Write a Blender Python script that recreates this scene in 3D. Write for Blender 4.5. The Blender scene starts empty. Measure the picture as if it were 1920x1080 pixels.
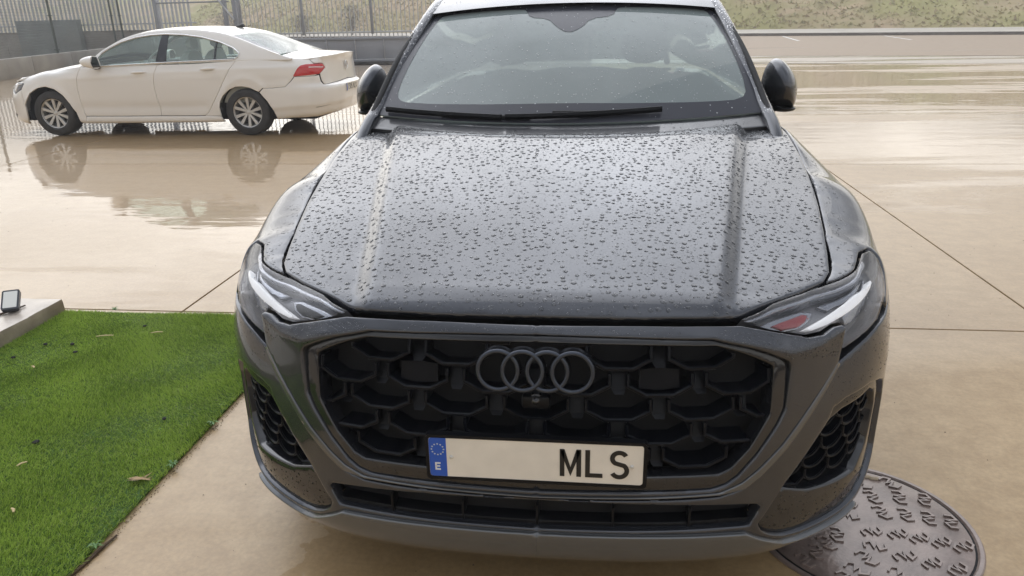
import bpy, bmesh, math, random
import numpy as np
from mathutils import Vector, Matrix
from mathutils.geometry import delaunay_2d_cdt
random.seed(7); RNG = np.random.default_rng(7)
S = bpy.context.scene; COL = S.collection
# ------------------------------------------------------------ camera
cd = bpy.data.cameras.new('camera'); cam = bpy.data.objects.new('camera', cd); COL.objects.link(cam); S.camera = cam
cd.sensor_width = 36; cd.lens = 36 * 1405.2 / 1920; cd.clip_start = .05; cd.clip_end = 2000
PIT, YAW, ROL = math.radians(20.11), math.radians(-6.93), math.radians(-1.31)
fw = Vector((math.sin(YAW) * math.cos(PIT), math.cos(YAW) * math.cos(PIT), -math.sin(PIT)))
rt = Vector((math.cos(YAW), -math.sin(YAW), 0)); up = rt.cross(fw)
r2 = rt * math.cos(ROL) + up * math.sin(ROL); u2 = -rt * math.sin(ROL) + up * math.cos(ROL)
M4 = Matrix((r2, u2, -fw)).transposed().to_4x4(); M4.translation = Vector((.1432, -1.5866, 1.5508)); cam.matrix_world = M4
# ------------------------------------------------------------ sky
SUN_EL, SUN_AZ = math.radians(42), math.radians(-18)      # azimuth measured from +y towards +x
SD = Vector((math.sin(SUN_AZ) * math.cos(SUN_EL), math.cos(SUN_AZ) * math.cos(SUN_EL), math.sin(SUN_EL)))
W = bpy.data.worlds.new('World'); S.world = W; W.use_nodes = True; nt = W.node_tree; N = nt.nodes; L = nt.links; N.clear()
def nn(t, **k):
    n = N.new(t)
    for a, b in k.items(): setattr(n, a, b)
    return n
out = nn('ShaderNodeOutputWorld'); bg = nn('ShaderNodeBackground'); L.new(bg.outputs[0], out.inputs[0]); bg.inputs[1].default_value = .10
sky = nn('ShaderNodeTexSky', sky_type='NISHITA'); sky.sun_disc = False; sky.sun_elevation = SUN_EL; sky.sun_rotation = SUN_AZ
tc = nn('ShaderNodeTexCoord')
sep = nn('ShaderNodeSeparateXYZ'); L.new(tc.outputs['Generated'], sep.inputs[0])
def mth(op, a, b=None, c=None, cl=False):
    n = nn('ShaderNodeMath', operation=op); n.use_clamp = cl
    for i, v in enumerate((a, b, c)):
        if v is None: continue
        if isinstance(v, (int, float)): n.inputs[i].default_value = v
        else: L.new(v, n.inputs[i])
    return n.outputs[0]
zz = mth('ADD', mth('MAXIMUM', sep.outputs[2], 0), .16)     # clouds on a flat deck overhead
cmb = nn('ShaderNodeCombineXYZ'); L.new(mth('DIVIDE', sep.outputs[0], zz), cmb.inputs[0]); L.new(mth('DIVIDE', sep.outputs[1], zz), cmb.inputs[1])
n1 = nn('ShaderNodeTexNoise'); n1.inputs['Scale'].default_value = 1.15; n1.inputs['Detail'].default_value = 6; n1.inputs['Roughness'].default_value = .52; n1.inputs['Distortion'].default_value = .4
L.new(cmb.outputs[0], n1.inputs['Vector'])
dot = nn('ShaderNodeVectorMath', operation='DOT_PRODUCT'); dot.inputs[1].default_value = SD; L.new(tc.outputs['Generated'], dot.inputs[0])
dd = mth('MAXIMUM', dot.outputs['Value'], 0)
glow = mth('MULTIPLY', mth('POWER', dd, 3.5), 18)              # sun behind the cloud
base = mth('ADD', glow, mth('MULTIPLY_ADD', mth('MAXIMUM', sep.outputs[2], 0), 0.0, 8.4))
mr = nn('ShaderNodeMapRange'); mr.inputs[1].default_value = .35; mr.inputs[2].default_value = .68; mr.inputs[3].default_value = .42; mr.inputs[4].default_value = 1.55
L.new(n1.outputs['Fac'], mr.inputs[0])
lum = mth('MULTIPLY', base, mr.outputs[0])
cr = nn('ShaderNodeMix', data_type='RGBA'); cr.inputs[6].default_value = (.90, .945, 1.04, 1); cr.inputs[7].default_value = (1.08, 1.0, .87, 1)
L.new(mth('SUBTRACT', 1.0, mth('MULTIPLY', mth('MAXIMUM', sep.outputs[2], 0), 1.6), cl=True), cr.inputs[0])
vm = nn('ShaderNodeVectorMath', operation='SCALE'); L.new(cr.outputs[2], vm.inputs[0]); L.new(lum, vm.inputs['Scale'])
mx = nn('ShaderNodeMix', data_type='RGBA'); mx.inputs[0].default_value = .93
L.new(sky.outputs[0], mx.inputs[6]); L.new(vm.outputs[0], mx.inputs[7]); L.new(mx.outputs[2], bg.inputs[0])
# ------------------------------------------------------------ sun
sl = bpy.data.lights.new('sun', 'SUN'); sl.energy = .8; sl.angle = math.radians(80); sl.color = (1, .95, .88)
so = bpy.data.objects.new('sun', sl); COL.objects.link(so); so.rotation_euler = SD.to_track_quat('Z', 'Y').to_euler()
S.view_settings.view_transform = 'Standard'; S.view_settings.look = 'None'; S.view_settings.gamma = 1; S.view_settings.use_curve_mapping = False
S.view_settings.exposure = 0
S.render.engine = 'CYCLES'; S.cycles.max_bounces = 10; S.cycles.transparent_max_bounces = 12; S.cycles.glossy_bounces = 5; S.cycles.transmission_bounces = 8
S.cycles.caustics_reflective = False; S.cycles.caustics_refractive = False; S.cycles.sample_clamp_indirect = 8

def herm(xk, Y, x):
    """cubic through the keys, one-sided slopes at the ends"""
    xk = np.asarray(xk, float); Y = np.asarray(Y, float)
    if Y.ndim == 1: return herm(xk, Y[:, None], x)[..., 0]
    x = np.asarray(x, float)
    d = np.diff(Y, axis=0) / np.diff(xk)[:, None]
    h = np.diff(xk)[:, None]
    m = np.empty_like(Y); m[0] = d[0]; m[-1] = d[-1]
    m[1:-1] = (d[:-1] * h[1:] + d[1:] * h[:-1]) / (h[1:] + h[:-1])
    xc = np.clip(x, xk[0], xk[-1])
    i = np.clip(np.searchsorted(xk, xc, side='right') - 1, 0, len(xk) - 2)
    hh = (xk[i + 1] - xk[i])[..., None]; t = (xc - xk[i])[..., None] / hh
    r = ((1 + 2 * t) * (1 - t) ** 2 * Y[i] + t * (1 - t) ** 2 * hh * m[i]
         + t * t * (3 - 2 * t) * Y[i + 1] + t * t * (t - 1) * hh * m[i + 1])
    return r + (x - xc)[..., None] * np.where((x > xc)[..., None], m[-1], m[0])
class Shell:
    fix = None
    """half body: a plan curve swept with a height profile that changes along it"""
    def __init__(self, plan, keys):
        P = np.array(plan, float); self.P = P
        self.s = np.concatenate([[0], np.cumsum(np.linalg.norm(np.diff(P, axis=0), axis=1))])
        self.ks = np.array([np.interp(k, range(len(P)), self.s) for k, _ in keys])
        self.kp = np.array([k[1] for k in keys], float)
        self.nb = self.kp.shape[1]
    def __call__(self, s, b):
        s = np.atleast_1d(np.asarray(s, float)); b = np.atleast_1d(np.asarray(b, float))
        p = herm(self.s, self.P, s); e = 1e-3
        d = herm(self.s, self.P, s + e) - herm(self.s, self.P, s - e)
        if (s < e).any(): d[s < e] = (1, 0)
        d /= np.linalg.norm(d, axis=-1)[:, None]
        n = np.stack([d[:, 1], -d[:, 0]], -1)        # outward (x right, y away; curve runs front centre -> side)
        J = len(self.ks); pr = np.stack([herm(range(self.nb), self.kp[j], b) for j in range(J)])  # J,N,2
        sk = np.clip(s, self.ks[0], self.ks[-1])
        i = np.clip(np.searchsorted(self.ks, sk, side='right') - 1, 0, J - 2)
        t = (sk - self.ks[i]) / (self.ks[i + 1] - self.ks[i]); t = t * t * (3 - 2 * t)
        k = np.arange(len(s)); o = pr[i, k] * (1 - t)[:, None] + pr[i + 1, k] * t[:, None]
        xy = p - n * o[:, :1]
        if self.fix is not None:
            fs, fb, fz = self.fix; bt = np.interp(s, fs, fb); o = o.copy(); o[:, 1] += np.interp(s, fs, fz) * np.clip((b - 7.4) / (bt - 7.4), 0, 1.1)
        return np.stack([xy[:, 0], xy[:, 1], o[:, 1]], -1)
# ---- dark SUV (front centre at the origin, y backwards along the car) ----
q_plan = [(0, -.006), (.15, -.003), (.30, .006), (.45, .028), (.592, .062), (.737, .135), (.84, .215), (.915, .325), (.958, .46), (.985, .68),
          (.998, .95), (.99, 1.4), (.982, 2.0), (.982, 2.8), (.996, 3.6), (.998, 4.0), (.97, 4.5), (.90, 4.78), (.72, 4.92), (.4, 4.975), (0, 4.99)]
q_keys = [
 (0,  [(.06,.185),(.018,.228),(0,.30),(0,.42),(.0,.56),(.01,.68),(.028,.77),(.05,.825),(.075,.85),(.13,.868),(0.190,0.842)]),
 (3,  [(.06,.185),(.018,.228),(0,.30),(0,.42),(.0,.56),(.01,.68),(.028,.77),(.05,.825),(.085,.865),(.14,.885),(0.200,0.859)]),
 (5,  [(.06,.19),(.02,.235),(0,.3),(0,.42),(.0,.56),(.015,.68),(.04,.78),(.075,.84),(.13,.876),(.19,.894),(0.250,0.886)]),
 (7,  [(.06,.20),(.02,.245),(.002,.32),(0,.44),(0,.57),(.003,.69),(.02,.79),(.045,.855),(.085,.900),(.15,.918),(0.210,0.929)]),
 (8.3,[(.06,.21),(.02,.25),(.004,.33),(0,.46),(0,.60),(0,.72),(.012,.81),(.032,.87),(.075,.915),(.185,.940),(0.245,0.942)]),
 (10, [(.05,.22),(.015,.27),(.005,.35),(0,.50),(0,.65),(0,.80),(.006,.88),(.028,.95),(.08,1.005),(.178,1.035),(0.238,1.026)]),
 (11, [(.05,.22),(.015,.27),(.005,.35),(.01,.50),(.012,.65),(.005,.80),(.012,.88),(.035,.97),(.08,1.055),(.155,1.122),(0.215,1.096)]),
 (13, [(.05,.22),(.015,.27),(.005,.35),(.02,.50),(.025,.65),(.015,.80),(.005,.93),(.03,1.02),(.07,1.08),(.10,1.12),(0.160,1.094)]),
 (15, [(.05,.22),(.015,.27),(.005,.35),(.0,.50),(.0,.65),(.0,.80),(.0,.93),(.03,1.02),(.08,1.10),(.14,1.15),(0.200,1.124)]),
 (17, [(.08,.26),(.02,.30),(.005,.38),(.0,.50),(.0,.65),(.01,.80),(.02,.93),(.05,1.02),(.09,1.08),(.16,1.12),(0.220,1.094)]),
 (20, [(.08,.26),(.02,.30),(.005,.38),(.0,.50),(.02,.65),(.05,.80),(.07,.93),(.06,1.02),(.09,1.08),(.2,1.10),(0.260,1.074)])]
QS = Shell(q_plan, q_keys)
F_S = [.80, .84, .87, .90, .93, .97, 1.02, 1.08, 1.15, 1.25, 1.35, 1.5, 1.66, 1.9, 2.05, 2.14, 2.3]
F_B = [8.24, 8.385, 8.515, 8.705, 8.87, 9.09, 9.32, 9.31, 9.14, 9.005, 8.97, 8.93, 8.875, 8.875, 8.9, 8.9, 9]
F_Z = [0, -.0049, -.0092, -.0131, -.0158, -.0177, -.0159, -.0116, -.006, .0062, .0102, -.0043, .0001, .0004, -.009, -.0023, 0]
QS.fix = (F_S, F_B, F_Z)
# hood of the SUV as a height over (x, y)
hc_y = [.03, .07, .085, .10, .125, .20, .35, .60, .90, 1.20, 1.50]
hc_z = [.80, .845, .863, .877, .890, .912, .951, 1.012, 1.077, 1.134, 1.170]
def q_crease(y): return .425 + .19 * (y - .1) / 1.05
def q_hood(x, y):
    x = np.atleast_1d(np.asarray(x, float)); y = np.atleast_1d(np.asarray(y, float)); ax = np.abs(x)
    yy = y - .10 * ax ** 3 - .02 * ax             # the front edge sweeps back
    z = herm(hc_y, np.array(hc_z), yy)
    xc = q_crease(y); r = np.clip((y - .10) / .3, 0, 1)
    z = z - .010 * np.clip(ax / xc, 0, 1) ** 2
    k = np.clip((ax - xc) / .042, 0, 1)
    z = z + .008 - .026 * k * (.75 + .25 * r)
    o = np.clip(ax - xc, 0, 1)
    z = z - .03 * o - .07 * o ** 2
    return np.stack([x, y, z], -1)
# windscreen of the SUV: a is -1..1 across, t 0 bottom .. 1 top
def q_screen(a, t):
    a = np.atleast_1d(np.asarray(a, float)); t = np.atleast_1d(np.asarray(t, float))
    xb, xt = .775, .625
    yb = 1.28 + .18 * a ** 2; zb = 1.158 + .015 * a ** 2
    yt = 2.00 + .10 * a ** 2; zt = 1.60 - .03 * a ** 2
    w = xb * (1 - t) + xt * t + .012 * np.sin(np.pi * np.clip(t, 0, 1))
    bul = .028 * np.sin(np.pi * np.clip(t, 0, 1))
    return np.stack([a * w, yb * (1 - t) + yt * t - bul * .5, zb * (1 - t) + zt * t + bul * .8], -1)
# ---- white saloon, same convention (nose centre at the origin) ----
w_plan = [(0, 0), (.3, .012), (.52, .055), (.70, .15), (.81, .30), (.872, .55), (.902, .93), (.912, 1.5), (.915, 2.5), (.912, 3.5), (.902, 4.1),
          (.872, 4.55), (.80, 4.88), (.68, 5.03), (.42, 5.11), (0, 5.14)]
w_keys = [
 (0,   [(.10,.17),(.03,.21),(.0,.28),(.0,.38),(.0,.50),(.01,.58),(.03,.66),(.06,.72),(.10,.745)]),
 (3,   [(.08,.17),(.02,.21),(.0,.28),(.0,.38),(.0,.50),(.02,.60),(.05,.68),(.09,.73),(.14,.76)]),
 (4.6, [(.06,.16),(.015,.21),(.0,.30),(.0,.40),(.0,.52),(.008,.62),(.03,.72),(.07,.79),(.11,.83)]),
 (6,   [(.05,.17),(.01,.21),(.0,.30),(-.006,.42),(-.006,.56),(.0,.68),(.012,.80),(.045,.87),(.11,.915)]),
 (7,   [(.055,.17),(.02,.21),(.018,.30),(.008,.42),(.002,.56),(.0,.70),(.006,.80),(.022,.89),(.052,.968)]),
 (8.5, [(.055,.18),(.02,.21),(.022,.30),(.012,.42),(.004,.56),(.0,.72),(.004,.84),(.022,.92),(.043,.988)]),
 (10,  [(.055,.19),(.02,.23),(.0,.32),(-.006,.44),(-.004,.58),(.0,.74),(.004,.88),(.025,.955),(.048,1.028)]),
 (12,  [(.07,.24),(.03,.28),(.005,.36),(-.004,.48),(.0,.62),(.02,.72),(.03,.90),(.07,.975),(.12,1.03)]),
 (13.2,[(.08,.26),(.03,.30),(.005,.38),(-.008,.50),(-.006,.63),(.03,.70),(.05,.88),(.06,.98),(.05,1.055)]),
 (15,  [(.08,.27),(.03,.31),(.005,.39),(-.01,.52),(-.008,.64),(.035,.70),(.055,.88),(.05,.99),(.02,1.075)])]
WS = Shell(w_plan, w_keys)
def w_belt(y): return herm([1.3, 1.8, 2.7, 3.8, 4.6], np.array([.955, .972, 1.005, 1.035, 1.045]), y)
def w_side(y, z):
    """greenhouse side, x as a function of y and z"""
    y = np.atleast_1d(np.asarray(y, float)); z = np.atleast_1d(np.asarray(z, float))
    base = herm([1.3, 1.8, 2.5, 3.5, 4.1, 4.6, 5.], np.array([.86, .872, .875, .868, .85, .81, .74]), y)
    o = z - w_belt(y)
    x = base - .42 * o - .42 * np.clip(o, 0, 1) ** 2
    return np.stack([x, y, z], -1)
_r = np.linspace(0.02, WS.s[-1] - .01, 300); _e8 = WS(_r, np.full(300, 8.))
wt_y = [.03, .10, .25, .60, 1.0, 1.45, 1.62, 1.76, 1.91, 2.06, 2.28, 2.5, 2.9, 3.3, 3.6, 3.88, 4.15, 4.45, 4.62, 4.9, 5.05, 5.12]
wt_e = [0, 0, 0, 0, 0, 0, 1.055, 1.165, 1.252, 1.325, 1.392, 1.422, 1.437, 1.418, 1.372, 1.29, 1.19, 1.085, 0, 0, 0, 0]
wt_c = [.755, .775, .82, .905, .975, 1.035, 1.09, 1.19, 1.285, 1.362, 1.435, 1.462, 1.478, 1.466, 1.435, 1.375, 1.27, 1.145, 1.115, 1.095, 1.08, 1.072]
wt_x = []
for _i, _y in enumerate(wt_y):
    if wt_e[_i]: wt_x.append(float(w_side(_y, wt_e[_i])[0, 0]))
    else:
        _k = np.abs(_e8[:, 1] - _y).argmin(); wt_x.append(float(_e8[_k, 0])); wt_e[_i] = float(_e8[_k, 2])
def w_top(a, y):
    a = np.atleast_1d(np.asarray(a, float)); y = np.atleast_1d(np.asarray(y, float))
    xe = herm(wt_y, np.array(wt_x), y); ze = herm(wt_y, np.array(wt_e), y); zc = herm(wt_y, np.array(wt_c), y)
    return np.stack([a * xe, y, zc - (zc - ze) * np.abs(a) ** 2.3], -1)
# ------------------------------------------------------------ materials
MATS = {}
def mat(name, base=(.5, .5, .5), rough=.5, metal=0., coat=0., coat_rough=.03, var=0., vscale=8., bump=0., bscale=80., trans=0., ior=1.5, spec=.5, emit=None, dirt=None, sheen=0.):
    if name in MATS: return MATS[name]
    m = bpy.data.materials.new(name); m.use_nodes = True; t = m.node_tree; b = t.nodes['Principled BSDF']; I = b.inputs
    I['Base Color'].default_value = (*base, 1); I['Roughness'].default_value = rough; I['Metallic'].default_value = metal
    I['Coat Weight'].default_value = coat; I['Coat Roughness'].default_value = coat_rough; I['Transmission Weight'].default_value = trans
    I['IOR'].default_value = ior; I['Specular IOR Level'].default_value = spec
    if emit: I['Emission Color'].default_value = (*emit, 1); I['Emission Strength'].default_value = 1
    geo = t.nodes.new('ShaderNodeTexCoord')
    if var:
        n = t.nodes.new('ShaderNodeTexNoise'); n.inputs['Scale'].default_value = vscale; n.inputs['Detail'].default_value = 6; t.links.new(geo.outputs['Object'], n.inputs['Vector'])
        r = t.nodes.new('ShaderNodeMapRange'); r.inputs[1].default_value = .3; r.inputs[2].default_value = .7; r.inputs[3].default_value = 1 - var; r.inputs[4].default_value = 1 + var; t.links.new(n.outputs[0], r.inputs[0])
        v = t.nodes.new('ShaderNodeVectorMath'); v.operation = 'SCALE'; v.inputs[0].default_value = base; t.links.new(r.outputs[0], v.inputs['Scale'])
        o = v.outputs[0]
        if dirt:
            n2 = t.nodes.new('ShaderNodeTexNoise'); n2.inputs['Scale'].default_value = vscale * .35; n2.inputs['Detail'].default_value = 5; t.links.new(geo.outputs['Object'], n2.inputs['Vector'])
            r2_ = t.nodes.new('ShaderNodeMapRange'); r2_.inputs[1].default_value = .45; r2_.inputs[2].default_value = .7; r2_.inputs[4].default_value = .8; t.links.new(n2.outputs[0], r2_.inputs[0])
            mm = t.nodes.new('ShaderNodeMix'); mm.data_type = 'RGBA'; t.links.new(r2_.outputs[0], mm.inputs[0]); t.links.new(o, mm.inputs[6]); mm.inputs[7].default_value = (*dirt, 1); o = mm.outputs[2]
        t.links.new(o, I['Base Color'])
    if bump:
        n = t.nodes.new('ShaderNodeTexNoise'); n.inputs['Scale'].default_value = bscale; n.inputs['Detail'].default_value = 4; t.links.new(geo.outputs['Object'], n.inputs['Vector'])
        bp = t.nodes.new('ShaderNodeBump'); bp.inputs['Strength'].default_value = bump; bp.inputs['Distance'].default_value = .01; t.links.new(n.outputs[0], bp.inputs['Height']); t.links.new(bp.outputs[0], I['Normal'])
    MATS[name] = m; return m
def glass(name, tint, refl=1.0, haze=0.0):
    """thin sheet of glass: tinted see-through with a fresnel mirror"""
    if name in MATS: return MATS[name]
    m = bpy.data.materials.new(name); m.use_nodes = True; t = m.node_tree; n = t.nodes; n.clear(); k = t.links.new
    o = n.new('ShaderNodeOutputMaterial'); mixs = n.new('ShaderNodeMixShader'); tr = n.new('ShaderNodeBsdfTransparent'); gl = n.new('ShaderNodeBsdfGlossy'); fr = n.new('ShaderNodeFresnel')
    tr.inputs[0].default_value = (*tint, 1); gl.inputs['Roughness'].default_value = .015; gn = n.new('ShaderNodeNewGeometry'); io = n.new('ShaderNodeMapRange'); io.inputs[3].default_value = 1.6; io.inputs[4].default_value = 1 / 1.6; k(gn.outputs['Backfacing'], io.inputs[0]); k(io.outputs[0], fr.inputs[0])   # a thin pane mirrors alike from both sides
    gl.inputs[0].default_value = (refl, refl, refl, 1)
    k(fr.outputs[0], mixs.inputs[0]); k(tr.outputs[0], mixs.inputs[1]); k(gl.outputs[0], mixs.inputs[2])
    last = mixs.outputs[0]
    if haze:
        df = n.new('ShaderNodeBsdfDiffuse'); df.inputs[0].default_value = (.62, .72, .72, 1); m2 = n.new('ShaderNodeMixShader'); m2.inputs[0].default_value = haze  # pale veil put into the pane's colour to lighten it
        k(last, m2.inputs[1]); k(df.outputs[0], m2.inputs[2]); last = m2.outputs[0]
    k(last, o.inputs[0]); MATS[name] = m; return m
# ------------------------------------------------------------ objects
def tag(o, label=None, cat=None, group=None, kind=None):
    if label: o['label'] = label
    if cat: o['category'] = cat
    if group: o['group'] = group
    if kind: o['kind'] = kind
    return o
def empty(name, loc=(0, 0, 0), rz=0., label=None, cat=None, group=None):
    o = bpy.data.objects.new(name, None); COL.objects.link(o); o.location = loc; o.rotation_euler = (0, 0, rz); o.empty_display_size = .1
    return tag(o, label, cat, group)
def mesh(name, V, F, mats, parent=None, smooth=None, kind=None, label=None, cat=None, group=None, loc=None):
    me = bpy.data.meshes.new(name); me.from_pydata([tuple(map(float, v)) for v in V], [], [tuple(map(int, f)) for f in F]); me.update()
    o = bpy.data.objects.new(name, me); COL.objects.link(o)
    for m in (mats if isinstance(mats, (list, tuple)) else [mats]): me.materials.append(m)
    if smooth is not None:
        me.shade_smooth()
        if smooth < 179: me.set_sharp_from_angle(angle=math.radians(smooth))
    if parent: o.parent = parent
    if loc is not None: o.location = loc
    return tag(o, label, cat, group, kind)
def fastmesh(name, V, T, mats, parent=None, smooth=False, kind=None, label=None, cat=None, midx=None):
    """V (n,3), T (m,3|4) arrays"""
    V = np.asarray(V, np.float32); T = np.asarray(T, np.int32); k = T.shape[1]
    me = bpy.data.meshes.new(name); me.vertices.add(len(V)); me.vertices.foreach_set('co', V.ravel())
    me.loops.add(T.size); me.loops.foreach_set('vertex_index', T.ravel()); me.polygons.add(len(T))
    me.polygons.foreach_set('loop_start', np.arange(0, T.size, k, dtype=np.int32)); me.polygons.foreach_set('loop_total', np.full(len(T), k, np.int32))
    if midx is not None: me.polygons.foreach_set('material_index', np.asarray(midx, np.int32))
    me.update(calc_edges=True); me.validate()
    if smooth: me.shade_smooth()
    for m in (mats if isinstance(mats, (list, tuple)) else [mats]): me.materials.append(m)
    o = bpy.data.objects.new(name, me); COL.objects.link(o)
    if parent: o.parent = parent
    return tag(o, label, cat, None, kind)
def bm_obj(name, bm, mats, parent=None, smooth=30, **k):
    bmesh.ops.recalc_face_normals(bm, faces=bm.faces[:])
    me = bpy.data.meshes.new(name); bm.to_mesh(me); bm.free()
    for m in (mats if isinstance(mats, (list, tuple)) else [mats]): me.materials.append(m)
    if smooth is not None:
        me.shade_smooth()
        if smooth < 179: me.set_sharp_from_angle(angle=math.radians(smooth))
    o = bpy.data.objects.new(name, me); COL.objects.link(o)
    if parent: o.parent = parent
    return tag(o, k.get('label'), k.get('cat'), k.get('group'), k.get('kind'))
def add_box(bm, c, s, rot=None, bev=0.):
    r = bmesh.ops.create_cube(bm, size=1.0); vs = r['verts']
    M = Matrix.Translation(Vector(c)) @ ((rot.to_4x4()) if rot is not None else Matrix.Identity(4)) @ Matrix.Diagonal((*s, 1))
    bmesh.ops.transform(bm, matrix=M, verts=vs)
    if bev:
        es = list({e for v in vs for e in v.link_edges})
        bmesh.ops.bevel(bm, geom=es, offset=bev, segments=2, affect='EDGES', profile=.5)
def box(name, c, s, m, parent=None, bev=.004, rot=None, **k):
    bm = bmesh.new(); add_box(bm, c, s, rot, bev); return bm_obj(name, bm, m, parent, 30, **k)
def add_tube(bm, pts, r, n=8, closed=False, flat=1.0, upv=(0, 0, 1), caps=True):
    P = [Vector(p) for p in pts]; rings = []; K = len(P)
    for i, p in enumerate(P):
        a = P[(i - 1) % K] if (closed or i) else p; b = P[(i + 1) % K] if (closed or i < K - 1) else p
        t = (b - a).normalized(); s = t.cross(Vector(upv))
        if s.length < 1e-4: s = t.cross(Vector((1, 0, 0)))
        s.normalize(); u = s.cross(t); rr = r[i] if hasattr(r, '__len__') else r
        rings.append([bm.verts.new(p + s * math.cos(q) * rr + u * math.sin(q) * rr * flat) for q in [2 * math.pi * j / n for j in range(n)]])
    for i in range(K if closed else K - 1):
        A, B = rings[i], rings[(i + 1) % K]
        for j in range(n): bm.faces.new((A[j], A[(j + 1) % n], B[(j + 1) % n], B[j]))
    if not closed and caps: bm.faces.new(rings[0][::-1]); bm.faces.new(rings[-1])
def tube(name, pts, r, m, parent=None, n=8, **k):
    bm = bmesh.new(); add_tube(bm, pts, r, n, k.pop('closed', False), k.pop('flat', 1.), k.pop('upv', (0, 0, 1))); return bm_obj(name, bm, m, parent, 40, **k)
def add_lathe(bm, prof, n=48, axis='x', c=(0, 0, 0)):
    """prof: (r, h) pairs, spun about the axis"""
    R = []
    for r, h in prof:
        ring = []
        for j in range(n):
            q = 2 * math.pi * j / n; a, b = r * math.cos(q), r * math.sin(q)
            p = {'x': (h, a, b), 'y': (a, h, b), 'z': (a, b, h)}[axis]; ring.append(bm.verts.new((p[0] + c[0], p[1] + c[1], p[2] + c[2])))
        R.append(ring)
    for A, B in zip(R, R[1:]):
        for j in range(n):
            try: bm.faces.new((A[j], A[(j + 1) % n], B[(j + 1) % n], B[j]))
            except ValueError: pass
    return R
def rot2(v, a): return (v[0] * math.cos(a) - v[1] * math.sin(a), v[0] * math.sin(a) + v[1] * math.cos(a))
def chaikin(P, it=2, closed=True):
    P = np.array(P, float)
    for _ in range(it):
        Q = np.roll(P, -1, 0) if closed else P[1:]; A = P if closed else P[:-1]
        R = np.empty((2 * len(A), 2)); R[0::2] = .75 * A + .25 * Q; R[1::2] = .25 * A + .75 * Q
        if not closed: R = np.vstack([P[:1], R, P[-1:]])
        P = R
    return P
def inside(P, X):
    P = np.asarray(P); x, y = X[:, 0], X[:, 1]; r = np.zeros(len(X), bool); j = len(P) - 1
    for i in range(len(P)):
        a, b = P[i], P[j]; c = (a[1] > y) != (b[1] > y)
        if c.any():
            with np.errstate(divide='ignore', invalid='ignore'): r ^= c & (x < (b[0] - a[0]) * (y - a[1]) / (b[1] - a[1]) + a[0])
        j = i
    return r
def segdist(X, loops, skip=None):
    d = np.full(len(X), 9.)
    for P in loops:
        Q = np.roll(P, -1, 0)
        for a, b in zip(P, Q):
            if skip and skip(a, b): continue
            ab = b - a; l = ab @ ab
            if l < 1e-14: continue
            t = np.clip(((X - a) @ ab) / l, 0, 1); d = np.minimum(d, np.linalg.norm(X - a - t[:, None] * ab, axis=1))
    return d
def nrmf(surf, a, b, e=1e-3):
    n = np.cross(surf(a + e, b) - surf(a - e, b), surf(a, b + e) - surf(a, b - e)); return n / (np.linalg.norm(n, axis=1)[:, None] + 1e-12)
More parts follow.
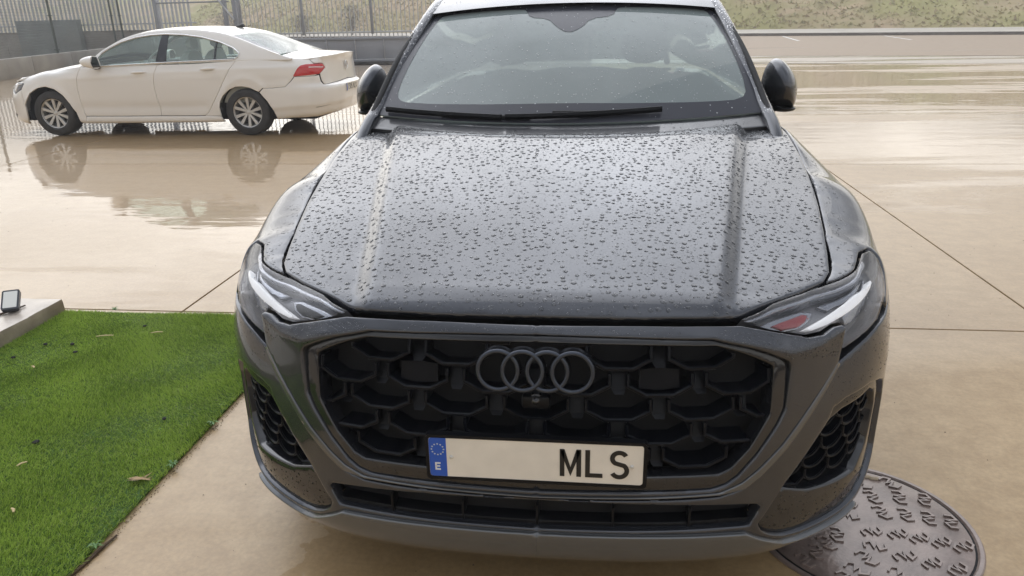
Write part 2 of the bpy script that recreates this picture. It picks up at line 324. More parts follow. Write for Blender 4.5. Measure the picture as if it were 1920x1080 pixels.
def panel(name, poly, surf, m, parent, holes=(), res=.02, k=(1, .1), off=0., rnd=.004, depth=.02, relief=None, both=False, side=1, flip=1, smooth=55, skirt=True, **kw):
    """a sheet cut from a curved surface by an outline in its parameters, with rolled edges and a returned lip"""
    k = np.array(k, float); P = np.asarray(poly, float) * k; H = [np.asarray(h, float) * k for h in holes]
    loops = []
    for Q in [P] + H:
        o = []
        for a, b in zip(Q, np.roll(Q, -1, 0)):
            n = max(1, int(np.ceil(np.linalg.norm(b - a) / res))); o += [a + (b - a) * t / n for t in range(n)]
        loops.append(np.array(o))
    seam = (lambda a, b: abs(a[0]) < 1e-6 and abs(b[0]) < 1e-6) if both else None
    lo, hi = loops[0].min(0), loops[0].max(0)
    gx = np.arange(lo[0], hi[0], res); gy = np.arange(lo[1], hi[1], res * .87); G = np.array([(x + (i % 2) * res / 2, y) for i, y in enumerate(gy) for x in gx])
    def ok(X):
        r = inside(loops[0], X)
        for h in loops[1:]: r &= ~inside(h, X)
        return r
    G = G[ok(G)] if len(G) else G
    if len(G): G = G[segdist(G, loops) > max(rnd * 1.6, res * .45)]
    pts = [G] if len(G) else []
    for Q in loops:
        pts.append(Q)
        if rnd:
            t = np.roll(Q, -1, 0) - np.roll(Q, 1, 0); t /= np.linalg.norm(t, axis=1)[:, None] + 1e-12; nn_ = np.stack([-t[:, 1], t[:, 0]], 1)
            for f in (.4, 1.0):
                for sg in (1, -1):
                    R = Q + nn_ * sg * rnd * f; R = R[ok(R)]
                    if len(R): R = R[segdist(R, loops) > rnd * f * .9]; pts.append(R)
    A = np.vstack(pts); n0 = len(A) ; edges = []; st = 0
    # constraint edges need the indices of the boundary points
    idx = 0; offs = []
    for a in pts:
        offs.append(idx); idx += len(a)
    bi = 1 if len(G) else 0; cursor = bi; li = 0
    for Q in loops:
        while not (len(pts[cursor]) == len(Q) and np.allclose(pts[cursor], Q)): cursor += 1
        o = offs[cursor]; edges += [(o + i, o + (i + 1) % len(Q)) for i in range(len(Q))]; cursor += 1
    vs, es, fs, _, _, _ = delaunay_2d_cdt([Vector((float(x), float(y))) for x, y in A], edges, [], 0, 1e-7)
    X = np.array([(v[0], v[1]) for v in vs]); T = np.array([f for f in fs if len(f) == 3]); c = X[T].mean(1); T = T[ok(c)]
    d = segdist(X, loops, seam)
    ab = X / k; p = surf(ab[:, 0], ab[:, 1]); n = nrmf(surf, ab[:, 0], ab[:, 1]) * flip
    o = np.full(len(X), float(off))
    if rnd: q = np.clip(1 - d / rnd, 0, 1); o -= rnd * (1 - np.sqrt(np.clip(1 - q * q, 0, 1))) * .8
    if relief is not None: o += relief(ab[:, 0], ab[:, 1], d)
    p = p + n * o[:, None]
    e2 = np.linalg.norm(np.cross(p[T[:, 1]] - p[T[:, 0]], p[T[:, 2]] - p[T[:, 0]]), axis=1); T = T[e2 > 1e-12]
    fn = np.cross(p[T[:, 1]] - p[T[:, 0]], p[T[:, 2]] - p[T[:, 0]]); 
    ar2 = np.cross(X[T[:, 1]] - X[T[:, 0]], X[T[:, 2]] - X[T[:, 0]]); T[ar2 < 0] = T[ar2 < 0][:, ::-1]
    fn[ar2 < 0] *= -1
    if ((fn * n[T[:, 0]]).sum(1) * np.abs(ar2)).sum() < 0: T = T[:, ::-1]
    V = [p]; F = [tuple(t) for t in T]
    if skirt and depth:
        cnt = {}
        for t in T:
            for a, b in ((t[0], t[1]), (t[1], t[2]), (t[2], t[0])): cnt[(a, b)] = 1
        be = [(a, b) for (a, b) in cnt if (b, a) not in cnt and not (seam and abs(X[a][0]) < 1e-6 and abs(X[b][0]) < 1e-6)]
        ids = sorted({a for e in be for a in e}); mp = {a: len(p) + i for i, a in enumerate(ids)}
        V.append(p[ids] - n[ids] * depth); F += [(b, a, mp[a], mp[b]) for a, b in be]
    V = np.vstack(V)
    if both:
        nV = len(V); V2 = V * [-1, 1, 1]; F = F + [tuple(i + nV for i in f[::-1]) for f in F]; V = np.vstack([V, V2])
    elif side < 0: V = V * [-1, 1, 1]; F = [f[::-1] for f in F]
    ob = mesh(name, V, F, m, parent, smooth=None, **kw)
    if both:
        bm = bmesh.new(); bm.from_mesh(ob.data); bmesh.ops.remove_doubles(bm, verts=bm.verts[:], dist=2e-5); bm.to_mesh(ob.data); bm.free()
    ob.data.shade_smooth()
    if smooth < 179: ob.data.set_sharp_from_angle(angle=math.radians(smooth))
    ob.data.update()
    return ob
def pair(fn):
    for s in (1, -1): fn(s)
def pillow(name, outline, y0, y1, m, parent, axis='y', rings=6, smooth=50, sq=2.2, **k):
    """closed body: a flat-ish back at y0 and a domed front at y1 over an outline (u, w)"""
    P = chaikin(outline, 2); c = P.mean(0); V = []; F = []; n = len(P)
    def put(q, h): return {'y': (q[0], h, q[1]), 'x': (h, q[0], q[1]), 'z': (q[0], q[1], h)}[axis]
    for i in range(rings + 1):
        a = math.pi / 2 * i / rings; f = math.cos(a) ** (2 / sq); h = y0 + (y1 - y0) * math.sin(a) ** (2 / sq)
        if i == rings: V.append(put(c, y1))
        else: V += [put(c + (q - c) * f, h) for q in P]
    V.append(put(c, y0)); back = len(V) - 1
    for i in range(rings - 1):
        for j in range(n): F.append((i * n + j, i * n + (j + 1) % n, (i + 1) * n + (j + 1) % n, (i + 1) * n + j))
    for j in range(n): F.append(((rings - 1) * n + j, (rings - 1) * n + (j + 1) % n, rings * n)); F.append(((j + 1) % n, j, back))
    bm = bmesh.new(); vs = [bm.verts.new(v) for v in V]; [bm.faces.new([vs[i] for i in f]) for f in F]
    return bm_obj(name, bm, m, parent, smooth, **k)
def plate_poly(name, P, y, th, m, parent, axis='y', **k):
    """flat plate from an outline, extruded"""
    bm = bmesh.new(); f = {'y': lambda q, h: (q[0], h, q[1]), 'z': lambda q, h: (q[0], q[1], h), 'x': lambda q, h: (h, q[0], q[1])}[axis]
    a = [bm.verts.new(f(q, y)) for q in P]; b = [bm.verts.new(f(q, y + th)) for q in P]
    bm.faces.new(a); bm.faces.new(b[::-1])
    for i in range(len(P)): j = (i + 1) % len(P); bm.faces.new((a[i], b[i], b[j], a[j]))
    return bm_obj(name, bm, m, parent, 30, **k)
def stroke(pts, w):
    """outline of a flat band of width w along a polyline"""
    P = np.array(pts, float); t = np.gradient(P, axis=0); t /= np.linalg.norm(t, axis=1)[:, None]; n = np.stack([-t[:, 1], t[:, 0]], 1)
    return P, n * w / 2
def add_band(bm, pts, w, put, th, closed=False):
    """flat band with mitred corners, raised by th; put(u, v, h) -> xyz"""
    P = np.array(pts, float); K = len(P); L_, R_ = [], []
    for i in range(K):
        a = P[i] - P[i - 1] if (closed or i) else P[1] - P[0]; b = P[(i + 1) % K] - P[i] if (closed or i < K - 1) else a
        a = a / np.linalg.norm(a); b = b / np.linalg.norm(b); na = np.array([-a[1], a[0]]); nb = np.array([-b[1], b[0]]); s = na + nb; s = s / np.linalg.norm(s); q = w / 2 / max(.45, s @ na)
        L_.append(P[i] + s * q); R_.append(P[i] - s * q)
    ve = [[bm.verts.new(put(*q, h)) for q in X] for X in (L_, R_) for h in (0, th)]
    a0, a1, b0, b1 = ve
    for i in range(K if closed else K - 1):
        j = (i + 1) % K
        bm.faces.new((a1[i], a1[j], b1[j], b1[i])); bm.faces.new((a0[i], a0[j], a1[j], a1[i])); bm.faces.new((b0[j], b0[i], b1[i], b1[j]))
    if not closed: bm.faces.new((a0[0], a1[0], b1[0], b0[0])); bm.faces.new((a1[-1], a0[-1], b0[-1], b1[-1]))
def zb(sh, sz):
    """(s, height) -> (s, b) on a shell"""
    out_ = []
    bb = np.linspace(0, sh.nb - 1, 200)
    for s, z in sz:
        h = sh(np.full(200, float(s)), bb)[:, 2]; out_.append((s, float(np.interp(z, h, bb))))
    return out_
def drops(name, spec, m, parent, n_seg=8, pw=5., kind='stuff', label=None):
    """water beads: spec = list of (surf, poly, count, rmin, rmax, offset, side)"""
    Vs, Fs, base = [], [], 0
    ang = np.arange(n_seg) * 2 * math.pi / n_seg
    ring = np.array([(1.0, 0.0), (.86, .42), (.5, .72)])
    for surf, poly, cnt, r0, r1, off, side, *hl in spec:
        poly = np.array(poly, float); lo, hi = poly.min(0), poly.max(0); X = np.empty((0, 2))
        while len(X) < cnt:
            Y = lo + RNG.random((cnt * 2, 2)) * (hi - lo); Y = Y[inside(poly, Y)]
            for h in hl: Y = Y[~inside(np.array(h, float), Y)]
            X = np.vstack([X, Y])
        # beads that would touch have run together: keep them apart
        dn = .5 + .5 * np.sin(X[:, 0] * 13 + 2 * np.sin(X[:, 1] * 9)) * np.sin(X[:, 1] * 11 + 1.5 * np.sin(X[:, 0] * 7)); X = X[RNG.random(len(X)) < .45 + .55 * dn]; cnt = min(cnt, len(X))
        X = X[:cnt]; p = surf(X[:, 0], X[:, 1]); n = nrmf(surf, X[:, 0], X[:, 1]); e = 1e-3
        t = surf(X[:, 0] + e, X[:, 1]) - p; t /= np.linalg.norm(t, axis=1)[:, None]; b = np.cross(n, t)
        r = np.sort(r0 + (r1 - r0) * RNG.random(cnt) ** pw)[::-1]; cell = {}; keep = []
        for i in range(cnt):
            q = p[i]; key = tuple(np.floor(q / .012).astype(int)); good = True
            for dx in (-1, 0, 1):
                for dy in (-1, 0, 1):
                    for dz in (-1, 0, 1):
                        for j in cell.get((key[0] + dx, key[1] + dy, key[2] + dz), ()):
                            if abs(p[j] - q).max() < (r[j] + r[i]) * 1.12: good = False; break
                        if not good: break
                    if not good: break
                if not good: break
            if good: cell.setdefault(key, []).append(i); keep.append(i)
        p, n, t, b, r = p[keep], n[keep], t[keep], b[keep], r[keep]; cnt = len(keep); sx = 1 + .25 * RNG.random(cnt)
        p = p + n * off
        V = np.empty((cnt, 3 * n_seg + 1, 3))
        wob = 1 + .07 * RNG.standard_normal((cnt, n_seg))
        for i, (q, h) in enumerate(ring):
            V[:, i * n_seg:(i + 1) * n_seg] = p[:, None] + (t[:, None] * (np.cos(ang)[None, :, None] * (r * sx)[:, None, None]) + b[:, None] * (np.sin(ang)[None, :, None] * r[:, None, None])) * q * wob[:, :, None] + n[:, None] * (h * r * .35)[:, None, None]
        V[:, -1] = p + n * (.8 * r * .35)[:, None]
        if side < 0: V = V * [-1, 1, 1]
        f = []
        for i in range(2):
            for j in range(n_seg):
                a, c_ = i * n_seg + j, i * n_seg + (j + 1) % n_seg; f += [(a, c_, c_ + n_seg), (a, c_ + n_seg, a + n_seg)]
        for j in range(n_seg): f.append((2 * n_seg + j, 2 * n_seg + (j + 1) % n_seg, 3 * n_seg))
        f = np.array(f)
        if side < 0: f = f[:, ::-1]
        nv = 3 * n_seg + 1
        Fs.append((f[None] + (np.arange(cnt) * nv)[:, None, None]).reshape(-1, 3) + base); Vs.append(V.reshape(-1, 3)); base += cnt * nv
    return fastmesh(name, np.vstack(Vs), np.vstack(Fs), m, parent, True, kind, label)
def wheel(parent, c, r, w, rr, side, m_tyre, m_rim, m_dark, style='pairs', n_sp=5, name='wheel'):
    """side=+1: outer face towards +x"""
    bm = bmesh.new(); h = w / 2
    prof = [(rr * .98, -h * .8), (rr * 1.04, -h), (r * .90, -h * 1.02), (r * .975, -h * .86), (r, -h * .6), (r, h * .6), (r * .975, h * .86), (r * .90, h * 1.02), (rr * 1.04, h), (rr * .98, h * .8), (rr * .97, h * .5)]
    add_lathe(bm, prof, 64, 'x')
    for g in (-.35, -.12, .12, .35):
        pass
    t = bm_obj(name, bm, m_tyre, parent, 40); t.location = c
    if side < 0: t.rotation_euler = (0, 0, math.pi)
    bm = bmesh.new()
    add_lathe(bm, [(rr * .96, h * .82), (rr * 1.0, h * .86), (rr * 1.0, h * .74), (rr * .93, h * .70), (rr * .88, h * .1), (rr * .86, -h * .7)], 48, 'x')
    for k in range(n_sp):
        for sg in (-1, 1):
            a = 2 * math.pi * k / n_sp + sg * .30; a2 = 2 * math.pi * k / n_sp + sg * .17
            p0 = (h * .62, .16 * rr * math.cos(a2), .16 * rr * math.sin(a2)); p1 = (h * .72, .94 * rr * math.cos(a), .94 * rr * math.sin(a))
            d = Vector(p1) - Vector(p0); tdir = d.normalized(); sd = tdir.cross(Vector((1, 0, 0))).normalized()
            vs = []
            for (p, wd, dp) in ((Vector(p0), .075 * rr, .05), (Vector(p1), .125 * rr, .035)):
                vs.append([p + sd * wd, p + sd * wd * .8 + Vector((.006, 0, 0)), p - sd * wd * .8 + Vector((.006, 0, 0)), p - sd * wd, p - sd * wd * .8 - Vector((dp, 0, 0)), p + sd * wd * .8 - Vector((dp, 0, 0))])
            A, B = [[bm.verts.new(v) for v in q] for q in vs]
            for i in range(6): bm.faces.new((A[i], A[(i + 1) % 6], B[(i + 1) % 6], B[i]))
            bm.faces.new(A[::-1]); bm.faces.new(B)
    add_lathe(bm, [(0.001, h * .68), (rr * .10, h * .68), (rr * .19, h * .62), (rr * .2, h * .3)], 24, 'x')
    rim = bm_obj('rim', bm, m_rim, t, 35)
    bm = bmesh.new(); add_lathe(bm, [(.001, h * .32), (rr * .62, h * .32), (rr * .64, h * .1), (rr * .86, h * .05), (rr * .86, -h * .1)], 40, 'x'); bm_obj('brake_disc', bm, m_dark, t, 40)
    for k in range(5):
        a = 2 * math.pi * (k + .5) / 5; bm = bmesh.new(); add_lathe(bm, [(.001, h * .7), (rr * .035, h * .7), (rr * .04, h * .6)], 10, 'x', (0, rr * .28 * math.cos(a), rr * .28 * math.sin(a))); bm_obj('wheel_bolt', bm, m_dark, t, 40)
    return t
# ============================================================ the dark SUV
def paint(name, base, flake=.35, metal=.55):
    m = mat(name, base, .26, metal, coat=1, coat_rough=.025); t = m.node_tree; b = t.nodes['Principled BSDF']
    tcn = t.nodes.new('ShaderNodeTexCoord'); n = t.nodes.new('ShaderNodeTexNoise'); n.inputs['Scale'].default_value = 900; n.inputs['Detail'].default_value = 1; t.links.new(tcn.outputs['Object'], n.inputs['Vector'])
    bp = t.nodes.new('ShaderNodeBump'); bp.inputs['Strength'].default_value = flake; bp.inputs['Distance'].default_value = .0006; t.links.new(n.outputs[0], bp.inputs['Height']); t.links.new(bp.outputs[0], b.inputs['Normal'])
    # film of road dust: faint large-scale change of gloss
    n2 = t.nodes.new('ShaderNodeTexNoise'); n2.inputs['Scale'].default_value = 5; n2.inputs['Detail'].default_value = 5; t.links.new(tcn.outputs['Object'], n2.inputs['Vector'])
    r = t.nodes.new('ShaderNodeMapRange'); r.inputs[1].default_value = .35; r.inputs[2].default_value = .75; r.inputs[3].default_value = .015; r.inputs[4].default_value = .07; t.links.new(n2.outputs[0], r.inputs[0]); t.links.new(r.outputs[0], b.inputs['Coat Roughness'])
    return m
GREY = paint('grey_metallic_paint', (.042, .046, .056)); LIP = paint('silver_grey_paint', (.12, .125, .13))
BLK = mat('black_gloss', (.012, .013, .016), .12, coat=.6, spec=.5); SAT = mat('black_satin', (.006, .0065, .008), .34, spec=.2, var=.2, vscale=20, bump=.1, bscale=300)
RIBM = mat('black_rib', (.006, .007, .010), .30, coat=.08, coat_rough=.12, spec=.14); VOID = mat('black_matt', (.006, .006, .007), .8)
RUB = mat('rubber', (.022, .022, .024), .7, var=.2, bump=.2, bscale=150); RINGM = mat('dark_chrome', (.055, .063, .08), .22, metal=.6)
CHR = mat('chrome', (.75, .75, .76), .12, metal=1); LAMPIN = mat('lamp_reflector', (.30, .31, .34), .2, metal=.85); WHT = mat('lamp_white', (.86, .87, .88), .25, emit=(.2, .2, .21))
REDM = mat('red_plastic', (.26, .03, .035), .3); SCR = glass('screen_glass', (.33, .42, .41), 1.0, .30); LENS = glass('lamp_lens', (.98, .98, .98), .9)
SIDEG = glass('side_glass', (.11, .13, .13)); FRIT = mat('screen_frit', (.045, .048, .06), .25, spec=.35); WATER = mat('water', (1, 1, 1), 0, trans=1, ior=1.33)
INT = mat('interior_grey', (.10, .10, .105), .6, var=.2, bump=.2); INTB = mat('interior_black', (.03, .03, .032), .55); SEAT = mat('seat_leather', (.09, .09, .10), .5, bump=.2)
car = empty('suv', (0, 0, 0), 0, 'dark grey metallic SUV parked nose-on, covered in raindrops', 'car')
k1 = (1, .1)
# -- hood --------------------------------------------------------------
hr = [(.434, .103), (.500, .140), (.568, .189), (.647, .243), (.722, .305), (.748, .355), (.765, .44), (.785, .57), (.806, .72), (.822, .87), (.835, 1.10), (.838, 1.32), (.835, 1.42), (.80, 1.43)]
rear = [(.70, 1.375), (.60, 1.315), (.481, 1.249), (.38, 1.212), (.286, 1.189), (.15, 1.172)]
fr = [(.38, .096), (.246, .085), (.12, .080)]
half = fr[::-1] + hr + rear; hoodp = [(0, .078)] + half + [(0, 1.168)] + [(-x, y) for x, y in half[::-1]]
hood = panel('hood', hoodp, q_hood, GREY, car, res=.016, k=(1, 1), rnd=.006, depth=.03)
# -- shell panels ------------------------------------------------------
mtop = [(0, 7.93), (.12, 7.85), (.25, 7.70), (.35, 7.56), (.447, 7.46), (.497, 7.40), (.579, 6.916), (.68, 6.316), (.729, 6.27), (.770, 6.43), (.795, 6.43), (.801, 6.3), (.790, 5.85), (.777, 5.50)]
blade = [(.772, 5.40), (.671, 4.48), (.605, 3.84), (.556, 3.42), (.509, 3.14), (.457, 3.0), (.38, 2.975), (.284, 2.965), (0, 2.93)]
g_out = [(.003, 7.137), (.150, 7.08), (.274, 7.002), (.424, 6.885), (.518, 6.395), (.612, 5.81), (.6206, 5.70), (.6206, 5.56), (.609, 4.63), (.59, 4.321), (.543, 3.746), (.499, 3.338), (.471, 3.177), (.436, 3.093), (.284, 3.078), (.003, 3.045)]
g_in = [(.004, 6.75), (.274, 6.70), (.435, 6.598), (.487, 6.303), (.566, 5.79), (.578, 5.70), (.578, 5.50), (.571, 4.557), (.525, 3.876), (.481, 3.487), (.453, 3.384), (.282, 3.378), (.003, 3.362)]
g_out[0] = (0, 7.14); g_out[-1] = (0, 3.045); g_in[0] = (0, 6.75); g_in[-1] = (0, 3.36)
def mrel(s, b, d):   # knife crease beside the grille: the upper face folds under into the lower one
    c = np.interp(s, [.3, .43, .62, .70, .80], [7.1, 6.98, 6.02, 6.02, 6.30])
    return .017 * np.exp(-np.abs(b - c) / .55) * np.clip((s - .34) / .2, 0, 1)
panel('front_mask', mtop + blade + g_out[::-1], QS, GREY, car, res=.012, both=True, rnd=.005, depth=.03, relief=mrel)
slot = [(0, 2.84), (.285, 2.80), (.452, 2.74), (.555, 2.70), (.565, 2.62), (.540, 2.177), (.288, 2.155), (0, 2.13)]
intake = [(.96, 4.50), (.898, 4.617), (.801, 4.541), (.758, 4.407), (.746, 4.209), (.682, 3.597), (.626, 3.045), (.564, 2.20), (.575, 1.97), (.602, 1.74), (.645, 1.50), (.70, 1.42), (.799, 1.60), (.926, 1.75), (.985, 2.05), (1.04, 2.578), (1.05, 3.817), (1.0, 4.36)]
zs = lambda s, z: zb(QS, [(s, z)])[0]
arch = [zs(1.705 + .425 * math.cos(a), .38 + .425 * math.sin(a)) for a in np.linspace(math.radians(200), math.radians(115), 9)]
bl2 = [(s, b - .07) for s, b in blade[::-1]]
bumper = [(0, 2.86)] + bl2[1:] + [(.779, 5.42), (.847, 5.66), (.949, 5.93), (1.05, 6.05), (1.17, 6.12), (1.235, 6.0), (1.262, 5.2)] + [zs(1.29, .50)] + arch[:2] + [(1.30, 0.), (.9, 0.), (.5, 0.), (0, 0.)] + [(0, 2.13)] + [(.288, 2.155), (.540, 2.177), (.565, 2.62), (.555, 2.70), (.452, 2.74), (.285, 2.80), (0, 2.84)]
# the thin bar between slot and blade stays joined at the centre
def brel(s, b, d):  # lower lip stands forward below its crease line
    c = np.interp(s, [0, .54, .6, .65, .72], [2.1, 2.08, 1.68, 1.25, 1.0])
    return .0 * np.clip((c - b) / .12, 0, 1) * np.clip((.80 - s) / .1, 0, 1)
panel('front_bumper', bumper, QS, GREY, car, holes=[intake], res=.014, both=True, rnd=.005, depth=.03, relief=brel)
liph = [(0, 2.05), (.289, 2.06), (.53, 2.02), (.595, 1.60), (.649, 1.17), (.70, 1.0), (.74, 1.02), (.80, 1.2), (.93, 1.38), (.95, 1.0), (.8, .5), (.6, .25), (.3, .1), (0, .05)]
panel('lip_spoiler', liph, QS, LIP, car, res=.015, off=.012, both=True, rnd=.004, depth=.016)
panel('silver_blade', [(.772, 5.47), (.671, 4.535), (.605, 3.89), (.546, 3.44), (.509, 3.21), (.457, 3.03), (.284, 2.985), (0, 2.945), (0, 2.915), (.284, 2.955), (.457, 2.985), (.52, 3.10), (.56, 3.36), (.617, 3.80), (.683, 4.44), (.779, 5.38)], QS, LIP, car, res=.012, off=.004, both=True, rnd=.0015, depth=.012)
# -- grille ------------------------------------------------------------
panel('grille_frame', g_out + g_in[::-1], QS, BLK, car, res=.012, off=-.006, both=True, rnd=.004, depth=.05)
gi = [(s, b) for s, b in g_in]
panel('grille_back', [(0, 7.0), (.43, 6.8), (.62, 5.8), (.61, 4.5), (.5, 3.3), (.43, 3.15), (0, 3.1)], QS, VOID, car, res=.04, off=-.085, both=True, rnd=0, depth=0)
xs = np.linspace(0, .75, 400); _pl = herm(QS.s, QS.P, xs)
def xz2sb(x, z):
    s = float(np.interp(abs(x), _pl[:, 0], xs)); return zb(QS, [(s, z)])[0]
def gp(x, z, off):   # point on the fascia by real x and height
    s, b = xz2sb(x, z); a, bb = np.array([s]), np.array([b]); p = QS(a, bb) + nrmf(QS, a, bb) * off; p = p[0]
    return Vector((math.copysign(p[0], x) if abs(x) > 1e-6 else 0, p[1], p[2]))
gpoly = np.array(gi + [(-s, b) for s, b in gi[::-1]]) * [1, .1]
def gin(x, z, grow=0.):
    s, b = xz2sb(x, z); q = np.array([[math.copysign(s, x), b * .1]]); return bool(inside(gpoly, q)[0])
rows = [(.812, (.1, .3)), (.753, (0, .2, .4)), (.6865, (.1, .3, .49)), (.622, (0, .2, .4, .575)), (.557, (.1, .3, .49)), (.490, (.2, .39)), (.425, (.1, .3))]
rib0 = {}
for zr, cols in rows:
    for xc in cols:
        for sg in ((1, -1) if xc else (1,)):
            path = [(-.078, .055), (-.078, .024), (-.034, .0), (.034, .0), (.078, .024), (.078, .055)]
            pts = []
            for (dx, dz) in path: pts.append((sg * xc + dx, zr + dz))
            dense = []
            for a, b in zip(pts, pts[1:]):
                for t in np.linspace(0, 1, 5)[:-1]: dense.append((a[0] + (b[0] - a[0]) * t, a[1] + (b[1] - a[1]) * t))
            dense.append(pts[-1])
            keep = [q for q in dense if gin(*q) and (abs(q[0]) < .57)]
            if len(keep) < 4: continue
            if zr > .74 and abs(xc) < .05: continue
            bm = bmesh.new()
            add_tube(bm, [gp(x, z, -.022) for x, z in keep], .0052, 6, upv=(0, 1, 0))
            # the web behind the rounded edge runs back into the grille
            A = [bm.verts.new(gp(x, z, -.024)) for x, z in keep]; B = [bm.verts.new(gp(x, z + .006, -.085)) for x, z in keep]
            for i in range(len(A) - 1): bm.faces.new((A[i], A[i + 1], B[i + 1], B[i]))
            r_ = bm_obj('grille_rib', bm, RIBM, car, 50)
# piers between neighbouring cells, each with a tongue at the foot
for zr, cols in rows:
    for xc in [c + .1 for c in cols] + ([0.] if 0.1 in cols and zr < .7 else []):
        for sg in ((1, -1) if xc > .01 else (1,)):
            x = sg * xc
            if not (gin(x - .02, zr + .02) and gin(x + .02, zr + .02) and gin(x, zr + .05) and abs(x) < .555): continue
            if zr > .70 and abs(x) < .15: continue
            bm = bmesh.new(); c0 = gp(x, zr + .035, -.045)
            V = [gp(x - .021, zr + .056, -.05), gp(x + .021, zr + .056, -.05), gp(x + .017, zr + .012, -.034), gp(x - .017, zr + .012, -.034), gp(x + .013, zr + .002, -.024), gp(x - .010, zr + .002, -.024)]
            Bk = [v + Vector((0, .03, 0)) for v in V]; f = [bm.verts.new(v) for v in V]; g = [bm.verts.new(v) for v in Bk]
            bm.faces.new((f[0], f[3], f[2], f[1])); bm.faces.new((f[3], f[5], f[4], f[2]))
            for a, b in ((0, 1), (1, 2), (2, 4), (4, 5), (5, 3), (3, 0)): bm.faces.new((f[a], f[b], g[b], g[a]))
            bm_obj('grille_pier', bm, SAT, car, 20)
for sg in (1, -1):
    bm = bmesh.new()
    V = [gp(sg * x, z, -.040) for x, z in ((.252, .748), (.30, .752), (.350, .748), (.352, .700), (.30, .694), (.250, .700))]; B = [v + Vector((0, .03, 0)) for v in V]
    f = [bm.verts.new(v) for v in V]; g = [bm.verts.new(v) for v in B]; bm.faces.new(f)
    for i in range(6): bm.faces.new((f[i], f[(i + 1) % 6], g[(i + 1) % 6], g[i]))
    bm_obj('radar_cover', bm, RIBM, car, 30)
# -- four rings --------------------------------------------------------
tilt = Matrix.Rotation(math.radians(-9), 4, 'X')
bm = bmesh.new()
for i in range(4):
    c = (-.0885 + .059 * i, 0, 0); pts = [(c[0] + .0475 * math.cos(a), (-1) ** i * .0010, .0475 * math.sin(a)) for a in np.linspace(0, 2 * math.pi, 57)[:-1]]
    add_tube(bm, pts, .0058, 10, True, upv=(0, 1, 0))
rg = bm_obj('emblem', bm, RINGM, car, 60); rg.matrix_local = Matrix.Translation((0, -.001, .757)) @ tilt
bm = bmesh.new()
for i in range(4): add_lathe(bm, [(.001, .003), (.040, .003)] if 0 else [(.0535, .004), (.056, .02)], 40, 'y', (-.0885 + .059 * i, 0, 0))
bk = bm_obj('emblem_carrier', bm, BLK, rg, 60)
bm = bmesh.new(); add_lathe(bm, [(.001, -.012), (.008, -.010), (.012, -.002), (.017, .0), (.018, .03)], 24, 'y', (0, .022, .668)); bm_obj('front_camera', bm, BLK, car, 60)
bm = bmesh.new(); add_box(bm, (0, .03, .663), (.07, .03, .035), bev=.008); bm_obj('camera_mount', bm, SAT, car, 40)
# -- number plate ------------------------------------------------------
PL_W = mat('plate_white', (.80, .76, .68), .35, coat=.3, var=.05, vscale=20, bump=.03, bscale=40); PL_B = mat('plate_blue', (.01, .09, .48), .35, coat=.3)
PL_K = mat('plate_black', (.012, .012, .012), .4); PL_Y = mat('plate_star', (.55, .62, .55), .4); PL_T = mat('plate_letter_white', (.75, .78, .8), .4)
def rrect(w, h, r, n=5):
    P = []
    for cx, cy, a0 in ((w - r, h - r, 0), (-w + r, h - r, 90), (-w + r, -h + r, 180), (w - r, -h + r, 270)):
        P += [(cx + r * math.cos(math.radians(a0 + 90 * i / n)), cy + r * math.sin(math.radians(a0 + 90 * i / n))) for i in range(n + 1)]
    return P
PZ = .534; PY = -.036
fr_ = plate_poly('plate_frame', [(x, z + PZ - .002) for x, z in rrect(.269, .064, .010)], PY + .003, .016, SAT, car)
bm = bmesh.new(); loop = [(x, z + PZ) for x, z in rrect(.2635, .0585, .009)]; add_band(bm, loop, .008, lambda u, v, h: (u, PY + .003 - h, v), .0045, True); bm_obj('frame_lip', bm, SAT, fr_, 30)
pt = plate_poly('number_plate', [(x, z + PZ) for x, z in rrect(.2595, .0545, .008)], PY, .002, PL_W, car)
bm = bmesh.new(); P_ = [(x, z) for x, z in rrect(.2590, .0540, .008) if x < -.22] ; P_ = [(-.216, PZ + .054)] + [(x, z + PZ) for x, z in P_] + [(-.216, PZ - .054)]
plate_poly('blue_band', P_, PY - .0006, .0005, PL_B, pt)
for i in range(12):
    a = math.pi / 6 * i; cx, cz = -.2375 + .0150 * math.cos(a), PZ + .022 + .0150 * math.sin(a)
    plate_poly('star', [(cx + (.0027 if j % 2 == 0 else .0013) * math.sin(j * math.pi / 5), cz + (.0027 if j % 2 == 0 else .0013) * math.cos(j * math.pi / 5)) for j in range(10)], PY - .0010, .0004, PL_Y, pt)
def glyph(name, strokes, w, m, parent, y, th=.0008):
    bm = bmesh.new()
    for s_ in strokes: add_band(bm, s_, w, lambda u, v, h: (u, y - h, v), th)
    bm_obj(name, bm, m, parent, 30)
def letter(ch, x, z, w, h):
    T = lambda a, b: (x + a * w, z + b * h)
    if ch == 'M': return [[T(0, 0), T(0, 1)], [T(1, 0), T(1, 1)], [T(.02, .96), T(.5, .18), T(.98, .96)]]
    if ch == 'L': return [[T(0, 1), T(0, .07), T(1, .07)]]
    if ch == 'E': return [[T(1, .93), T(0, .93), T(0, .07), T(1, .07)], [T(0, .5), T(.88, .5)]]
    if ch == 'S':
        up_ = [T(.5 + .47 * math.cos(a), .735 + .215 * math.sin(a)) for a in np.radians(np.linspace(28, 235, 16))]
        lo_ = [T(.5 + .5 * math.cos(a), .29 + .24 * math.sin(a)) for a in np.radians(np.linspace(52, -152, 16))]
        return [up_ + lo_]
for ch, x, w in (('M', .0665, .0400), ('L', .1275, .0360), ('S', .1850, .0360)): glyph('plate_letter', letter(ch, x, PZ - .0375, w, .075), .0112, PL_K, pt, PY - .0003, .0012)
glyph('plate_letter', letter('E', -.2435, PZ - .0355, .0115, .020), .0042, PL_T, pt, PY - .0007, .0006)
